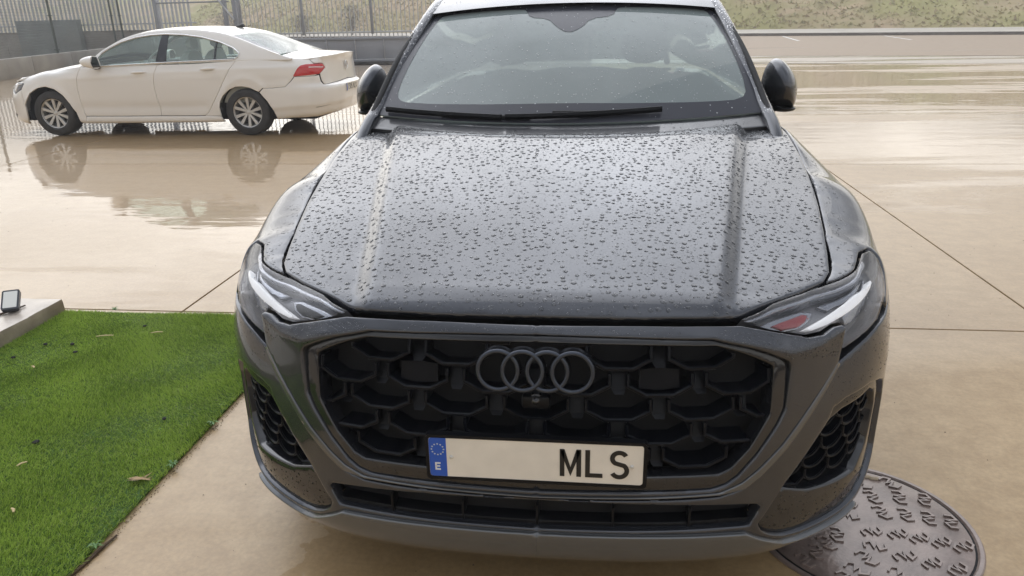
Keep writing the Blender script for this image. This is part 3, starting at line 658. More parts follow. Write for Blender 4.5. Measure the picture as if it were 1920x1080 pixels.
for x in (-.204, .2330):
    bm = bmesh.new(); add_lathe(bm, [(.0005, -.0035), (.0035, -.0032), (.0052, -.001), (.0055, .001)], 16, 'y', (x, PY, PZ + (.001 if x < 0 else -.004))); bm_obj('plate_screw', bm, mat('screw_cap', (.62, .61, .57), .4), pt, 60)
# -- lower slot and its fins -------------------------------------------
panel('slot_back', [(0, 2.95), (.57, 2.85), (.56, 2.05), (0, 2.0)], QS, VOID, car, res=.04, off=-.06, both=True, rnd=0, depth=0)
for x in (-.385, -.193, 0, .193, .385): box('slot_fin', (x, .035 + .13 * abs(x) ** 2, .335), (.006, .05, .075), SAT, car, .001)
panel('slot_shelf', [(0, 2.25), (.555, 2.28), (.545, 2.12), (0, 2.08)], QS, SAT, car, res=.03, off=-.02, both=True, rnd=.003, depth=.05)
# -- side intakes ------------------------------------------------------
meshp = [(.965, 4.2), (.93, 4.36), (.803, 4.262), (.754, 4.10), (.69, 3.543), (.628, 2.92), (.712, 2.72), (.815, 2.66), (.90, 2.60), (.96, 3.0), (.985, 3.8)]
def do_intake(s_):
    panel('intake_surround', intake, QS, BLK, car, holes=[meshp], res=.014, off=-.012, side=s_, rnd=.006, depth=.05)
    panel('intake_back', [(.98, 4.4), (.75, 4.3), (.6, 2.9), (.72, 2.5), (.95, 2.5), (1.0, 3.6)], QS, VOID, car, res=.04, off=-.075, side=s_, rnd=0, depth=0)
    n = 0
    for r in range(6):
        for c in range(4):
            b0 = 2.80 + r * .29 + c * .05; s0 = .665 + c * .082 + r * .022 - (r % 2) * .035
            path = [(s0 - .034, b0 + .27), (s0 - .032, b0 + .07), (s0 - .012, b0 - .02), (s0 + .018, b0 - .02), (s0 + .042, b0 + .10), (s0 + .048, b0 + .20)]
            q = chaikin(path, 1, False); ok_ = inside(np.array(meshp) * [1, .1], q * [1, .1]); q = q[ok_]
            if len(q) < 3: continue
            X = QS(q[:, 0], q[:, 1]) + nrmf(QS, q[:, 0], q[:, 1]) * -.030; B_ = QS(q[:, 0], q[:, 1]) + nrmf(QS, q[:, 0], q[:, 1]) * -.07
            X[:, 0] *= s_; B_[:, 0] *= s_
            bm = bmesh.new(); add_tube(bm, [Vector(v) for v in X], .0038, 6, upv=(0, 1, 0))
            A = [bm.verts.new(v) for v in X]; B2 = [bm.verts.new(v) for v in B_]
            for i in range(len(A) - 1): bm.faces.new((A[i], A[i + 1], B2[i + 1], B2[i]))
            bm_obj('intake_mesh', bm, RIBM, car, 50)
pair(do_intake)
# -- headlamps ---------------------------------------------------------
lamp = [(.505, 7.72), (.57, 7.93), (.618, 8.09), (.738, 8.07), (.825, 8.22), (.875, 8.34), (.94, 8.38), (1.065, 8.34), (1.15, 8.22), (1.20, 7.95), (1.18, 7.5), (1.14, 6.9), (1.06, 6.55), (1.0, 6.45), (.952, 6.12), (.901, 5.97), (.849, 5.84), (.80, 5.72), (.797, 5.78), (.812, 6.40), (.80, 6.55), (.772, 6.55), (.729, 6.40), (.681, 6.44), (.58, 7.02), (.515, 7.52)]
drlp = [(.693, 6.60), (.76, 6.824), (.839, 7.156), (.91, 7.369), (.98, 7.43), (1.035, 7.50), (1.03, 7.40), (.998, 7.27), (.922, 7.02), (.85, 6.80), (.768, 6.55), (.713, 6.50)]
def do_lamp(s_):
    back = panel('headlamp', lamp, QS, mat('lamp_housing', (.23, .23, .245), .3, metal=.3, coat=.3), car, res=.016, off=-.055, side=s_, rnd=0, depth=-.05, smooth=40)
    panel('lamp_trim', [(.51, 7.74), (.618, 8.05), (.738, 8.02), (.825, 8.17), (.94, 8.32), (1.065, 8.28), (1.15, 8.15), (1.13, 7.95), (1.06, 8.08), (.94, 8.10), (.83, 7.96), (.74, 7.80), (.63, 7.82), (.53, 7.62)], QS, LAMPIN, back, res=.016, off=-.018, side=s_, rnd=.003, depth=.03)
    panel('running_light', drlp, QS, WHT, back, res=.012, off=-.010, side=s_, rnd=.003, depth=.02)
    panel('lamp_reflector', [(.56, 7.42), (.62, 7.62), (.735, 7.66), (.775, 7.45), (.745, 6.95), (.70, 6.72), (.64, 6.80)], QS, LAMPIN, back, res=.012, off=-.040, side=s_, rnd=.004, depth=.01)
    panel('lamp_projector', [(.61, 7.28), (.645, 7.36), (.730, 7.44), (.750, 7.33), (.728, 6.98), (.696, 6.83), (.64, 6.9)], QS, REDM if s_ > 0 else INTB, back, res=.012, off=-.034, side=s_, rnd=.006, depth=.02)  # the right unit's red is a reflection put into its colour
    panel('lamp_reflector', [(.80, 7.72), (.90, 7.86), (1.02, 7.92), (1.07, 7.6), (1.0, 7.55), (.9, 7.45), (.82, 7.28)], QS, LAMPIN, back, res=.012, off=-.042, side=s_, rnd=.004, depth=.01)
    panel('lamp_reflector', [(.86, 6.72), (.95, 7.0), (1.04, 7.25), (1.10, 7.35), (1.09, 6.95), (1.0, 6.6), (.92, 6.25), (.86, 6.2)], QS, LAMPIN, back, res=.012, off=-.042, side=s_, rnd=.004, depth=.01)
    panel('lamp_lens', lamp, QS, LENS, back, res=.014, off=.0, side=s_, rnd=.004, depth=.012)
    # rubber seal along the upper edge, below the hood
    q = np.array([(.50, 7.76), (.618, 8.13), (.738, 8.11), (.825, 8.26), (.862, 8.34)]); q = chaikin(q, 1, False)
    X = QS(q[:, 0], q[:, 1]); X[:, 0] *= s_
pair(do_lamp)
for s_ in (1, -1): panel('gap_blocker', [(.70, 7.9), (.83, 8.1), (1.0, 8.1), (1.3, 8.3), (1.6, 8.4), (1.6, 9.2), (1.2, 9.4), (1.0, 9.4), (.86, 8.9), (.72, 8.4)], QS, VOID, car, res=.04, off=-.028, side=s_, rnd=0, depth=0)  # dark sheet added under the hood gap to block the view through
# -- fenders and the rest of the body ----------------------------------
archf = [zs(1.705 + .425 * math.cos(a), .38 + .425 * math.sin(a)) for a in np.radians([165, 150, 135, 120, 105, 90, 75, 60, 45, 30, 15, 0, -12])]
fend = [(.866, 8.44), (.94, 8.46), (1.065, 8.42), (1.155, 8.30), (1.21, 8.0), (1.195, 7.5), (1.155, 6.95), (1.10, 6.60), (1.05, 6.45), (1.05, 6.12), (1.17, 6.19), (1.245, 6.06), (1.27, 5.2)] + archf + [zs(2.14, .26), zs(2.16, .6), zs(2.14, .9)] + [(a, b) for a, b in zip(F_S[2:16], F_B[2:16])][::-1]
def frel(s, b, d):
    h = np.exp(-((b - 7.3) / .55) ** 2) * np.clip((s - 1.1) / .3, 0, 1)
    return .010 * h
def do_body(s_):
    panel('front_fender', fend, QS, GREY, car, res=.018, side=s_, rnd=.004, depth=.025, relief=frel)
    q = [(1.30, 0), (1.3, 3)]
    arr = [zs(4.72 + .425 * math.cos(a), .38 + .425 * math.sin(a)) for a in np.radians(np.linspace(192, -12, 16))]
    panel('front_door', [zs(2.165, .26), zs(3.15, .26), zs(3.15, .6), (3.17, 8.9), (2.6, 8.9), (2.165, 8.9)], QS, GREY, car, res=.06, side=s_, rnd=.004, depth=.025)
    panel('rear_door', [zs(3.17, .26), zs(4.05, .26), zs(4.25, .62), zs(4.45, .86), (4.40, 8.9), (3.19, 8.9)], QS, GREY, car, res=.06, side=s_, rnd=.004, depth=.025)
    panel('rear_quarter', [zs(4.07, .26)] + arr[:1] + arr[1:] + [zs(5.35, .30), (6.0, .5), (6.43, .5), (6.43, 3.5), (6.3, 5.0), (5.9, 5.2), (5.6, 8.9), (4.42, 8.9), zs(4.47, .87), zs(4.27, .62)], QS, GREY, car, res=.06, side=s_, rnd=.004, depth=.025)
    panel('tail_lamp', [(5.62, 8.2), (5.9, 5.4), (6.4, 5.4), (6.4, 6.6), (6.1, 7.0)], QS, REDM, car, res=.05, side=s_, rnd=.004, depth=.02)
    panel('inner_arch', [(1.24, 1), (1.24, 6), (2.2, 6), (2.2, 1)], QS, VOID, car, res=.1, off=-.06, side=s_, rnd=0, depth=0) if 0 else None
pair(do_body)
panel('tailgate', [(0, 3.0), (.01, 3), (0, 3)][:0] or [(6.44, .8), (6.45, .8)][:0] or [(5.66, 8.9), (5.95, 7.1), (6.44, 6.9), (6.44, 8.9)], QS, GREY, car, res=.06, side=1, rnd=0, depth=.02); panel('tailgate', [(5.66, 8.9), (5.95, 7.1), (6.44, 6.9), (6.44, 8.9)], QS, GREY, car, res=.06, side=-1, rnd=0, depth=.02)
box('floor_pan', (0, 2.5, .36), (1.5, 4.5, .22), VOID, car, .05); box('engine_cover', (0, .80, .72), (1.30, 1.1, .36), VOID, car, .08); box('bulkhead', (0, .30, .62), (1.1, .2, .42), VOID, car, .05)
# -- cowl, screen, pillars ---------------------------------------------
def q_cowl(x, t):
    x = np.atleast_1d(x).astype(float); t = np.atleast_1d(t).astype(float); a = x / .80; y0 = 1.155 + .30 * a ** 2 - .06 * a ** 4 - .005; y1 = 1.285 + .19 * a ** 2
    z0 = 1.125 + .005 * a ** 2; z1 = 1.152 + .015 * a ** 2
    return np.stack([x, y0 * (1 - t) + y1 * t, z0 * (1 - t) + z1 * t], -1)
panel('cowl', [(-.82, 0), (.82, 0), (.80, 1), (-.80, 1)], q_cowl, mat('cowl_black', (.035, .037, .043), .3, coat=.5, bump=.1, bscale=200), car, res=.03, k=(1, .2), rnd=.003, depth=.02)
gl = panel('windscreen', [(-.985, .0), (-.5, .0), (0, 0), (.5, 0), (.985, .0), (.985, .985), (.5, .985), (0, .975), (-.5, .985), (-.985, .985)], q_screen, SCR, car, res=.03, k=(.75, .8), rnd=.003, depth=.004)
clear = chaikin([(-.925, .87), (-.9, .91), (-.7, .925), (-.33, .915), (-.30, .905), (-.259, .82), (-.138, .806), (-.068, .709), (.002, .655), (.081, .704), (.141, .797), (.281, .819), (.32, .905), (.36, .915), (.7, .925), (.9, .92), (.94, .88), (.945, .5), (.945, .17), (.90, .10), (.74, .10), (.4, .115), (0, .128), (-.4, .115), (-.829, .10), (-.90, .12), (-.925, .19), (-.925, .5)], 1)
panel('screen_border', [(-.99, .0), (0, 0), (.99, .0), (.99, .985), (0, .98), (-.99, .985)], q_screen, FRIT, gl, holes=[clear], res=.022, k=(.75, .8), off=.0015, rnd=0, depth=0)
bm = bmesh.new()
cam_w = panel('sensor_window', [(-.03, .80), (.03, .80), (.014, .86), (-.014, .86)], q_screen, mat('sensor_glass', (.35, .36, .38), .3), gl, k=(.75, .8), res=.02, off=.001, rnd=0, depth=.002)
def rail(t):     # roof edge / A pillar line
    Y = [1.20, 1.36, 1.48, 1.78, 2.10, 2.5, 3.0, 3.5, 4.0, 4.4, 4.72]; X = [.80, .792, .776, .707, .640, .618, .615, .61, .60, .60, .66]; Z = [1.0, 1.125, 1.185, 1.40, 1.578, 1.645, 1.665, 1.64, 1.54, 1.36, 1.15]
    return herm(Y, np.array([X, Z]).T, t)
def do_top(s_):
    yy = np.linspace(1.22, 4.7, 62); R = rail(yy)
    V = [(s_ * x, y, z) for y, (x, z) in zip(yy, R)]
    bm = bmesh.new(); add_tube(bm, V, [.026 for y in yy], 12, flat=.85); bm_obj('roof_rail', bm, GREY, car, 60)
    t = np.linspace(0, 1, 14); E = q_screen(np.full(14, .992), t); E = E + np.array([.012, -.008, .009]); E[:, 0] *= s_
    bm = bmesh.new(); add_tube(bm, [Vector(e) for e in E], .012, 8); bm_obj('pillar_seal', bm, RUB, car, 60)
    ys = np.linspace(1.62, 4.55, 30); Vs = []
    for y in ys:
        xb, zb_ = float(np.interp(y, [1.5, 2.0, 3.2, 4.0, 4.6], [.86, .905, .91, .89, .80])), float(np.interp(y, [1.5, 2.8, 4.0, 4.6], [1.10, 1.12, 1.15, 1.16])); x, z = rail(np.array([y]))[0]
        Vs += [(s_ * xb, y, zb_), (s_ * x, y, max(z, zb_ + .005))]
    mesh('side_window', Vs, [(2 * i, 2 * i + 1, 2 * i + 3, 2 * i + 2) for i in range(29)], SIDEG, car, 60)
pair(do_top)
yy = np.linspace(2.02, 4.7, 40); V = []; F = []; na = 17
for y in yy:
    x, z = rail(np.array([y]))[0]; cz = float(np.interp(y, [2.0, 2.4, 3.0, 3.6, 4.2, 4.7], [.035, .045, .045, .04, .035, .02]))
    for j in range(na):
        a = -1 + 2 * j / (na - 1); yv = y if y > 2.1 else y + .10 * a * a - (.02) * 0
        if y < 2.35: yv = y - (1 - a * a) * .09 * (2.35 - y) / .33
        V.append((a * x, yv, z + .012 + cz * (1 - a * a)))
for i in range(39):
    for j in range(na - 1): F.append((i * na + j, i * na + j + 1, (i + 1) * na + j + 1, (i + 1) * na + j))
F_roof = [f for f in F if f[0] // na < 30]; F_bl = [f for f in F if f[0] // na >= 30]
mesh('roof', V, F_roof, GREY, car, 60); mesh('rear_window', V, F_bl, SIDEG, car, 60)
mesh('headliner', [(x, y + .02, z - .03) for x, y, z in V], F_roof, mat('headliner', (.35, .35, .34), .8), car, 60)
# wipers
def wiper(pts, name='wiper'):
    w = tube(name, [Vector(q) for q in pts], .0085, SAT, car, 6, flat=1.4); return w
E_ = lambda a, t, o=.02: Vector((q_screen(a, t) + nrmf(q_screen, np.array([a]), np.array([t])) * o)[0])
w1 = wiper([E_(a, .028 - .02 * (a + .9), .016) for a in np.linspace(-.93, -.30, 8)]); tube('wiper_blade', [E_(a, .045 - .03 * (a + .9), .010) for a in np.linspace(-.62, -.16, 8)], .007, RUB, w1)
w2 = wiper([E_(a, .020 + .045 * (a + .2), .018) for a in np.linspace(-.28, .48, 8)]); tube('wiper_blade', [E_(a, .055 - .02 * a, .012) for a in np.linspace(-.05, .42, 8)], .007, RUB, w2)
# mirrors
mo = [(.852, 1.20), (.856, 1.262), (.874, 1.318), (.908, 1.344), (.940, 1.332), (.972, 1.302), (1.000, 1.258), (1.012, 1.212), (1.012, 1.158), (1.004, 1.126), (.950, 1.118), (.890, 1.128)]
def do_mirror(s_):
    o = [(s_ * x, z) for x, z in mo]
    h = pillow('door_mirror', o, 1.99, 1.86, GREY, car, rings=8, sq=1.7)
    pillow('mirror_cap_lower', [(s_ * x, z) for x, z in [(.87, 1.165), (.885, 1.12), (.95, 1.108), (1.006, 1.115), (1.012, 1.135), (.95, 1.135), (.90, 1.148)]], 1.985, 1.88, SAT, h, rings=4)
    plate_poly('mirror_glass', [(s_ * (.93 + (x - .93) * .88), 1.22 + (z - 1.22) * .88) for x, z in mo], 1.991, .004, CHR, h)
    tube('mirror_stalk', [(s_ * .80, 1.93, 1.10), (s_ * .86, 1.93, 1.118), (s_ * .92, 1.93, 1.13)], .022, SAT, h, flat=.6)
pair(do_mirror)
# cabin
box('dashboard', (0, 1.66, 1.04), (1.42, .42, .16), INTB, car, .05); box('dash_pad', (0, 1.53, 1.115), (1.30, .30, .03), INT, car, .012)
sw = tube('steering_wheel', [(.37 + .185 * math.cos(a), 2.04 + .06 * math.sin(a), 1.04 + .175 * math.sin(a)) for a in np.linspace(0, 2 * math.pi, 33)[:-1]], .016, INTB, car, 8, closed=True, upv=(0, 1, 0)); pillow('wheel_hub', [(.31, 1.0), (.43, 1.0), (.44, 1.08), (.30, 1.08)], 2.07, 2.0, INTB, sw)
pillow('instrument_hood', [(.20, 1.09), (.56, 1.09), (.54, 1.15), (.45, 1.175), (.30, 1.175), (.22, 1.15)], 1.95, 1.72, mat('instrument_hood', (.12, .125, .13), .6), car)
plate_poly('display_window', [(.28 + .0, 1.122), (.47, 1.122), (.465, 1.15), (.285, 1.15)], 1.60, .004, mat('display_window', (.03, .035, .04), .1), car)
for x in (-.37, .37):
    s_ = pillow('front_seat', [(x - .25, .62), (x + .25, .62), (x + .27, 1.0), (x + .18, 1.26), (x - .18, 1.26), (x - .27, 1.0)], 2.75, 2.52, SEAT, car); pillow('headrest', [(x - .13, 1.28), (x + .13, 1.28), (x + .12, 1.46), (x - .12, 1.46)], 2.74, 2.60, SEAT, s_)
pillow('rear_seat', [(-.62, .7), (.62, .7), (.6, 1.2), (-.6, 1.2)], 3.75, 3.5, SEAT, car)
pillow('rear_view_mirror', [(-.12, 1.43), (.12, 1.43), (.11, 1.50), (-.11, 1.50)], 2.09, 2.06, INTB, car)
box('cabin_trim', (-.78, 2.0, 1.0), (.04, 1.2, .2), INT, car, .01); box('cabin_trim', (.78, 2.0, 1.0), (.04, 1.2, .2), INT, car, .01)
RIMD = mat('dark_rim', (.10, .10, .11), .3, metal=.8)
for s_ in (1, -1):
    for y in (.998, 4.0): wheel(car, (s_ * .845, y, .375), .375, .27, .265, s_, RUB, RIMD, INTB)
    for y in (.998, 4.0): box('wheel_housing', (s_ * .66, y, .55), (.06, .9, .6), VOID, car, .02)
# -- raindrops ---------------------------------------------------------
hp = [(x * .985, y * 1.0 + .004) for x, y in hoodp]
drops('raindrops', [
    (q_hood, hp, 24000, .0008, .0070, 0, 1),
    (q_cowl, [(-.78, .1), (.78, .1), (.76, .9), (-.76, .9)], 260, .0012, .0045, 0, 1)], WATER, car)
def q_mask(s, b):
    s = np.atleast_1d(np.asarray(s, float)); b = np.atleast_1d(np.asarray(b, float)); return QS(s, b) + nrmf(QS, s, b) * mrel(s, b, 0)[:, None]
drops('raindrops', [(q_screen, [(-.97, .02), (.97, .02), (.97, .97), (-.97, .97)], 2600, .0007, .0032, .001, 1)], mat('whitened_water', (.92, .96, .98), .08, trans=.45, ior=1.33), car)  # whiter beads: the bright sky in them is put into the colour
for s_ in (1, -1):
    drops('raindrops', [(q_mask, [(.45, 7.3), (.56, 6.95), (.68, 6.35), (.73, 6.2), (.79, 6.3), (.77, 5.6), (.62, 5.85), (.52, 6.5), (.43, 6.95)], 1300, .0008, .0030, .0, s_),
        (QS, [(0, 7.8), (.4, 7.4), (.42, 6.95), (0, 7.25)], 110, .0010, .0035, 0, s_),
        (QS, lamp, 420, .0009, .0028, 0, s_), (QS, fend[:4] + [(1.3, 8.0), (1.3, 6.4), (1.55, 6.2), (1.9, 6.5), (1.9, 8.8), (1.14, 8.9), (.97, 8.8)], 1500, .0009, .0040, 0, s_),
        (QS, [(.70, 4.8), (.80, 5.5), (.95, 5.8), (1.2, 6.0), (1.22, 4.7), (.95, 4.7), (.80, 4.65)], 420, .0008, .0024, 0, s_),
        (QS, [(.57, 2.1), (.65, 1.52), (.72, 1.46), (.92, 1.78), (.99, 2.1), (1.02, 2.5), (.9, 2.5), (.8, 2.6), (.7, 2.68), (.62, 2.85)], 380, .0012, .0042, -.012, s_),
        (QS, [(.96, 4.45), (.81, 4.5), (.76, 4.38), (.79, 4.32), (.93, 4.42)], 60, .0009, .0022, -.012, s_),
        (QS, [(0, 3.33), (.40, 3.36), (.48, 3.44), (.51, 3.55), (.49, 3.38), (.43, 3.13), (0, 3.08)], 260, .0008, .0026, -.006, s_)], WATER, car)
def railsurf(th, y):
    th = np.atleast_1d(th); y = np.atleast_1d(y); R = rail(y); return np.stack([R[:, 0] + .026 * np.cos(th), y - .010 * np.sin(th), R[:, 1] + .022 * np.sin(th)], -1)
def roofsurf(x, y):
    x = np.atleast_1d(x); y = np.atleast_1d(y); R = rail(y); a = x / R[:, 0]; return np.stack([x, y - (1 - a * a) * .09 * np.clip((2.35 - y) / .33, 0, 1), R[:, 1] + .012 + .042 * (1 - a * a)], -1)
for s_ in (1, -1): drops('raindrops', [(railsurf, [(.1, 1.42), (2.6, 1.42), (2.6, 2.6), (.1, 2.6)], 900, .0010, .0034, 0, s_)], WATER, car)
drops('raindrops', [(roofsurf, [(-.6, 2.1), (.6, 2.1), (.6, 2.7), (-.6, 2.7)], 1600, .0012, .0045, 0, 1)], WATER, car)
# ============================================================ the white saloon
WPT = mat('white_paint', (.84, .815, .77), .28, coat=1, coat_rough=.03, var=.02, vscale=2); GAP = mat('gap_black', (.01, .01, .01), .9)
WSG = glass('saloon_glass', (.76, .86, .82), 1.0, .18); TLR = mat('tail_red', (.55, .012, .015), .12, coat=1); TLW = mat('tail_clear', (.75, .62, .62), .15, coat=1)
CHR2 = mat('bright_trim', (.80, .80, .80), .18, metal=.9); RIMS = mat('silver_rim', (.55, .54, .52), .32, metal=.6, var=.06, vscale=10); BEI = mat('cabin_light', (.55, .57, .54), .7); CABD = mat('cabin_dark', (.12, .125, .12), .7)
TYR = mat('tyre', (.035, .034, .034), .75, var=.25, vscale=12, bump=.3, bscale=120)
rz = math.atan2(-.9999123, -.01324387)
sal = empty('saloon', (-8.69784, 9.64424, 0), rz, 'white four-door saloon parked side-on on the flooded concrete', 'car')
SM = float(WS.s[-1]); SM0 = SM - 1e-6
af = [(1.025, 0), (1.0738, 1.619), (1.0804, 3.056), (1.1055, 3.636), (1.2173, 4.80), (1.3646, 5.2), (1.5131, 5.2), (1.6482, 4.899), (1.7665, 4.169), (1.8511, 3.292), (1.9116, 2.321), (1.9473, .515)]
ar = [(4.1636, 0), (4.1307, 1.792), (4.1236, 2.705), (4.149, 3.351), (4.2097, 3.929), (4.3042, 4.387), (4.401, 4.6), (4.4925, 4.634), (4.6156, 4.504), (4.7325, 4.143), (4.8408, 3.271), (4.9046, 2.379), (4.9345, 1.434)]
dg1 = [(2.094, 7.93), (2.0454, 6.693), (2.021, 5.676), (2.0086, 4.752), (2.0116, 4.019), (2.0227, 3.022), (2.0415, 1.887)]
dg2 = [(3.2785, 7.93), (3.2391, 6.771), (3.2071, 5.601), (3.1954, 4.701), (3.2085, 3.593), (3.2267, 2.683), (3.2191, 1.86)]
dg3 = [(4.4369, 7.93), (4.3198, 5.922), (4.2043, 4.764), (4.0813, 3.611), (3.952, 2.245), (3.889, 1.81)]
def sh_(P, d): return [(s + d, b) for s, b in P]
cl_s, cl_b = [1.55, 1.84, 2.04, 3.23, 3.96, 4.32, 5.32], [5.95, 5.99, 6.02, 6.40, 6.5, 6.48, 6.21]
def crel(s, b, d):
    c = np.interp(s, cl_s, cl_b); k = np.clip((s - 1.6) / .25, 0, 1) * np.clip((5.35 - s) / .2, 0, 1); q = b - c
    r = .0075 * k * np.where(q > 0, np.exp(-q / .55), np.exp(q / .12))
    # flare round the wheels and the scallop low on the doors
    for sc in (1.475, 4.53):
        rr_ = np.hypot((s - sc), (b - 2.2) * .13) ; r = r + .012 * np.exp(-((rr_ - .40) / .035) ** 2)
    r = r - .010 * np.exp(-((b - 2.9) / .35) ** 2) * np.clip((s - 1.95) / .1, 0, 1) * np.clip((4.0 - s) / .1, 0, 1)
    return r
g = .0035
def do_side(s_):
    kw = dict(res=.03, side=s_, rnd=.0025, depth=.02, relief=crel)
    panel('front_fender', [(2.094 - g, 8), (1.6, 8), (1.2, 8), (1.0, 7.95), (.93, 7.6), (1.05, 6.7), (1.115, 6.24), (1.06, 5.35), (1.085, 3.3)] + af[3:] + [(1.99, .4), (2.035, 1.2)] + sh_(dg1[::-1], -g), WS, WPT, sal, **kw)
    d1 = panel('front_door', sh_(dg1, g) + [(2.05, 1.86), (2.6, 1.84), (3.21, 1.86)] + sh_(dg2[::-1], -g), WS, WPT, sal, **kw)
    d2 = panel('rear_door', sh_(dg2, g) + [(3.23, 1.86), (3.6, 1.84), (3.885, 1.83)] + sh_(dg3[::-1], -g), WS, WPT, sal, **kw)
    panel('rear_quarter', sh_(dg3, g)[::-1] + [(4.45, 8), (4.7, 8), (5.0, 8), (5.3, 8), (5.49, 7.75), (5.55, 6.8), (5.61, 5.62), (5.54, 5.45), (5.2478, 5.42), (5.1168, 4.52), (4.9328, 4.43), (4.80, 4.46), (4.76, 4.28)] + ar[9:1:-1] + [(4.135, 1.70), (3.90, 1.76)], WS, WPT, sal, **kw)
    panel('side_sill', [(1.955, .1), (2.035, 1.1), (2.05, 1.78), (2.6, 1.76), (3.22, 1.78), (3.89, 1.74), (4.125, 1.62), (4.16, .1)], WS, WPT, sal, res=.04, side=s_, rnd=.004, depth=.02)
    for d_, s0 in ((d1, 3.00), (d2, 4.04)):
        q = np.linspace(s0 - .11, s0 + .11, 9); b_ = np.full(9, 6.62 + (.08 if s0 > 3.5 else 0)); X = WS(q, b_) + nrmf(WS, q, b_) * (.026 + .012 * np.sin(np.linspace(0, math.pi, 9)))[:, None]; X[:, 0] *= s_
        h = tube('door_handle', [Vector(x) for x in X], [.006, .011, .013, .014, .014, .014, .013, .011, .006], WPT, d_, 10, flat=1.2)
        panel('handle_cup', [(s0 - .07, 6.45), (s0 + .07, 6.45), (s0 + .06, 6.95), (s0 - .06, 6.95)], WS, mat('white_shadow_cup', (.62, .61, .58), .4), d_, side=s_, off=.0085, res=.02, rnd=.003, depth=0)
    # lamps
    hl = panel('headlamp', [(.80, 6.6), (.92, 6.75), (1.04, 6.55), (1.10, 6.24), (1.05, 5.50), (.91, 4.93), (.82, 5.2), (.76, 5.7)], WS, mat('saloon_lamp', (.10, .10, .11), .2, coat=1), sal, side=s_, off=-.008, res=.03, rnd=.004)
    panel('running_light', [(.84, 6.5), (1.06, 6.40), (1.07, 6.2), (.98, 6.12), (.92, 5.25), (.88, 5.3), (.86, 6.1)], WS, mat('saloon_lamp_white', (.85, .86, .87), .25), hl, side=s_, off=-.002, res=.03, rnd=.003)
    tl = panel('tail_lamp', [(5.2399, 5.419), (5.3521, 6.466), (5.4238, 6.666), (5.6904, 6.728), (5.745, 6.169), (5.6175, 5.586), (5.5355, 5.509)], WS, TLR, sal, side=s_, off=.004, res=.03, rnd=.006)
    panel('lamp_strip', [(5.47, 6.05), (5.70, 6.15), (5.70, 6.25), (5.47, 6.18)], WS, TLW, tl, side=s_, off=.006, res=.03, rnd=.001, depth=.004)
    panel('exhaust_trim', [(5.52, 2.33), (5.80, 2.38), (5.78, 2.18), (5.51, 2.12)], WS, INTB, sal, side=s_, off=.003, res=.03, rnd=.002, depth=.004)
    # greenhouse side
    wo = [(1.7245, .972), (1.745, 1.10), (1.80, 1.155), (1.9084, 1.214), (2.0645, 1.285), (2.2774, 1.343), (2.4975, 1.372), (2.7211, 1.381), (3.0039, 1.368), (3.2868, 1.332), (3.5706, 1.263), (3.7689, 1.187), (3.862, 1.12), (3.855, 1.07), (3.80, 1.040), (3.3272, 1.026), (2.78, 1.010), (2.2224, .990)]
    edge = [(y, e + .001) for y, e in zip(wt_y[6:19], wt_e[6:19])]
    panel('side_frame', [(1.56, .962)] + edge + [(4.60, 1.02), (3.8, 1.02), (2.7, .995), (1.8, .965)], w_side, WPT, sal, holes=[wo], res=.035, k=(1, 1), side=s_, rnd=.004, depth=.02)
    q = np.array(wo); X = w_side(q[:, 0], q[:, 1]) + nrmf(w_side, q[:, 0], q[:, 1]) * .003; X[:, 0] *= s_
    tube('window_trim', [Vector(x) for x in X], .0095, CHR2, sal, 8, closed=True, upv=(1, 0, 0))
    gw = dict(res=.05, k=(1, 1), side=s_, off=-.008, rnd=0, depth=0)
    panel('front_window', [(1.73, .98), (1.755, 1.11), (1.91, 1.21), (2.065, 1.28), (2.28, 1.34), (2.5, 1.367), (2.67, 1.372), (2.625, 1.01)], w_side, WSG, sal, **gw)
    panel('rear_side_window', [(2.795, 1.01), (2.775, 1.374), (3.0039, 1.364), (3.2868, 1.33), (3.51, 1.278), (3.50, 1.032)], w_side, WSG, sal, **gw)
    panel('quarter_window', [(3.52, 1.032), (3.53, 1.272), (3.7689, 1.182), (3.85, 1.12), (3.845, 1.075), (3.79, 1.043)], w_side, WSG, sal, **gw)
    panel('pillar_cover', [(2.63, 1.0), (2.675, 1.38), (2.775, 1.38), (2.79, 1.0)], w_side, BLK, sal, res=.05, k=(1, 1), side=s_, off=.0, rnd=.002, depth=.01)
    panel('pillar_cover', [(3.497, 1.03), (3.508, 1.282), (3.532, 1.275), (3.523, 1.03)], w_side, BLK, sal, res=.05, k=(1, 1), side=s_, off=.0, rnd=.002, depth=.01)
    # mirror
    mi = pillow('door_mirror', [(s_ * q, z) for q, z in [(.88, .945), (1.07, .95), (1.10, 1.02), (1.085, 1.09), (1.03, 1.125), (.94, 1.115), (.885, 1.06)]], 1.80, 1.575, WPT, sal, rings=8, sq=1.8)
    tube('mirror_foot', [(s_ * .855, 1.76, .955), (s_ * .93, 1.75, .948), (s_ * .98, 1.74, .965)], .025, SAT, mi, 8, flat=.7); plate_poly('mirror_glass', [(s_ * q, z) for q, z in [(.90, .965), (1.06, .965), (1.085, 1.03), (1.03, 1.11), (.94, 1.10)]], 1.801, .004, BLK, mi)
    for y in (.93, 3.905): wheel(sal, (s_ * (.79), y, .322), .322, .235, .212, s_, TYR, RIMS, mat('rim_pocket', (.05, .045, .045), .6))
    for y in (.93, 3.905): box('wheel_housing', (s_ * .60, y, .50), (.05, .86, .52), VOID, sal, .02)
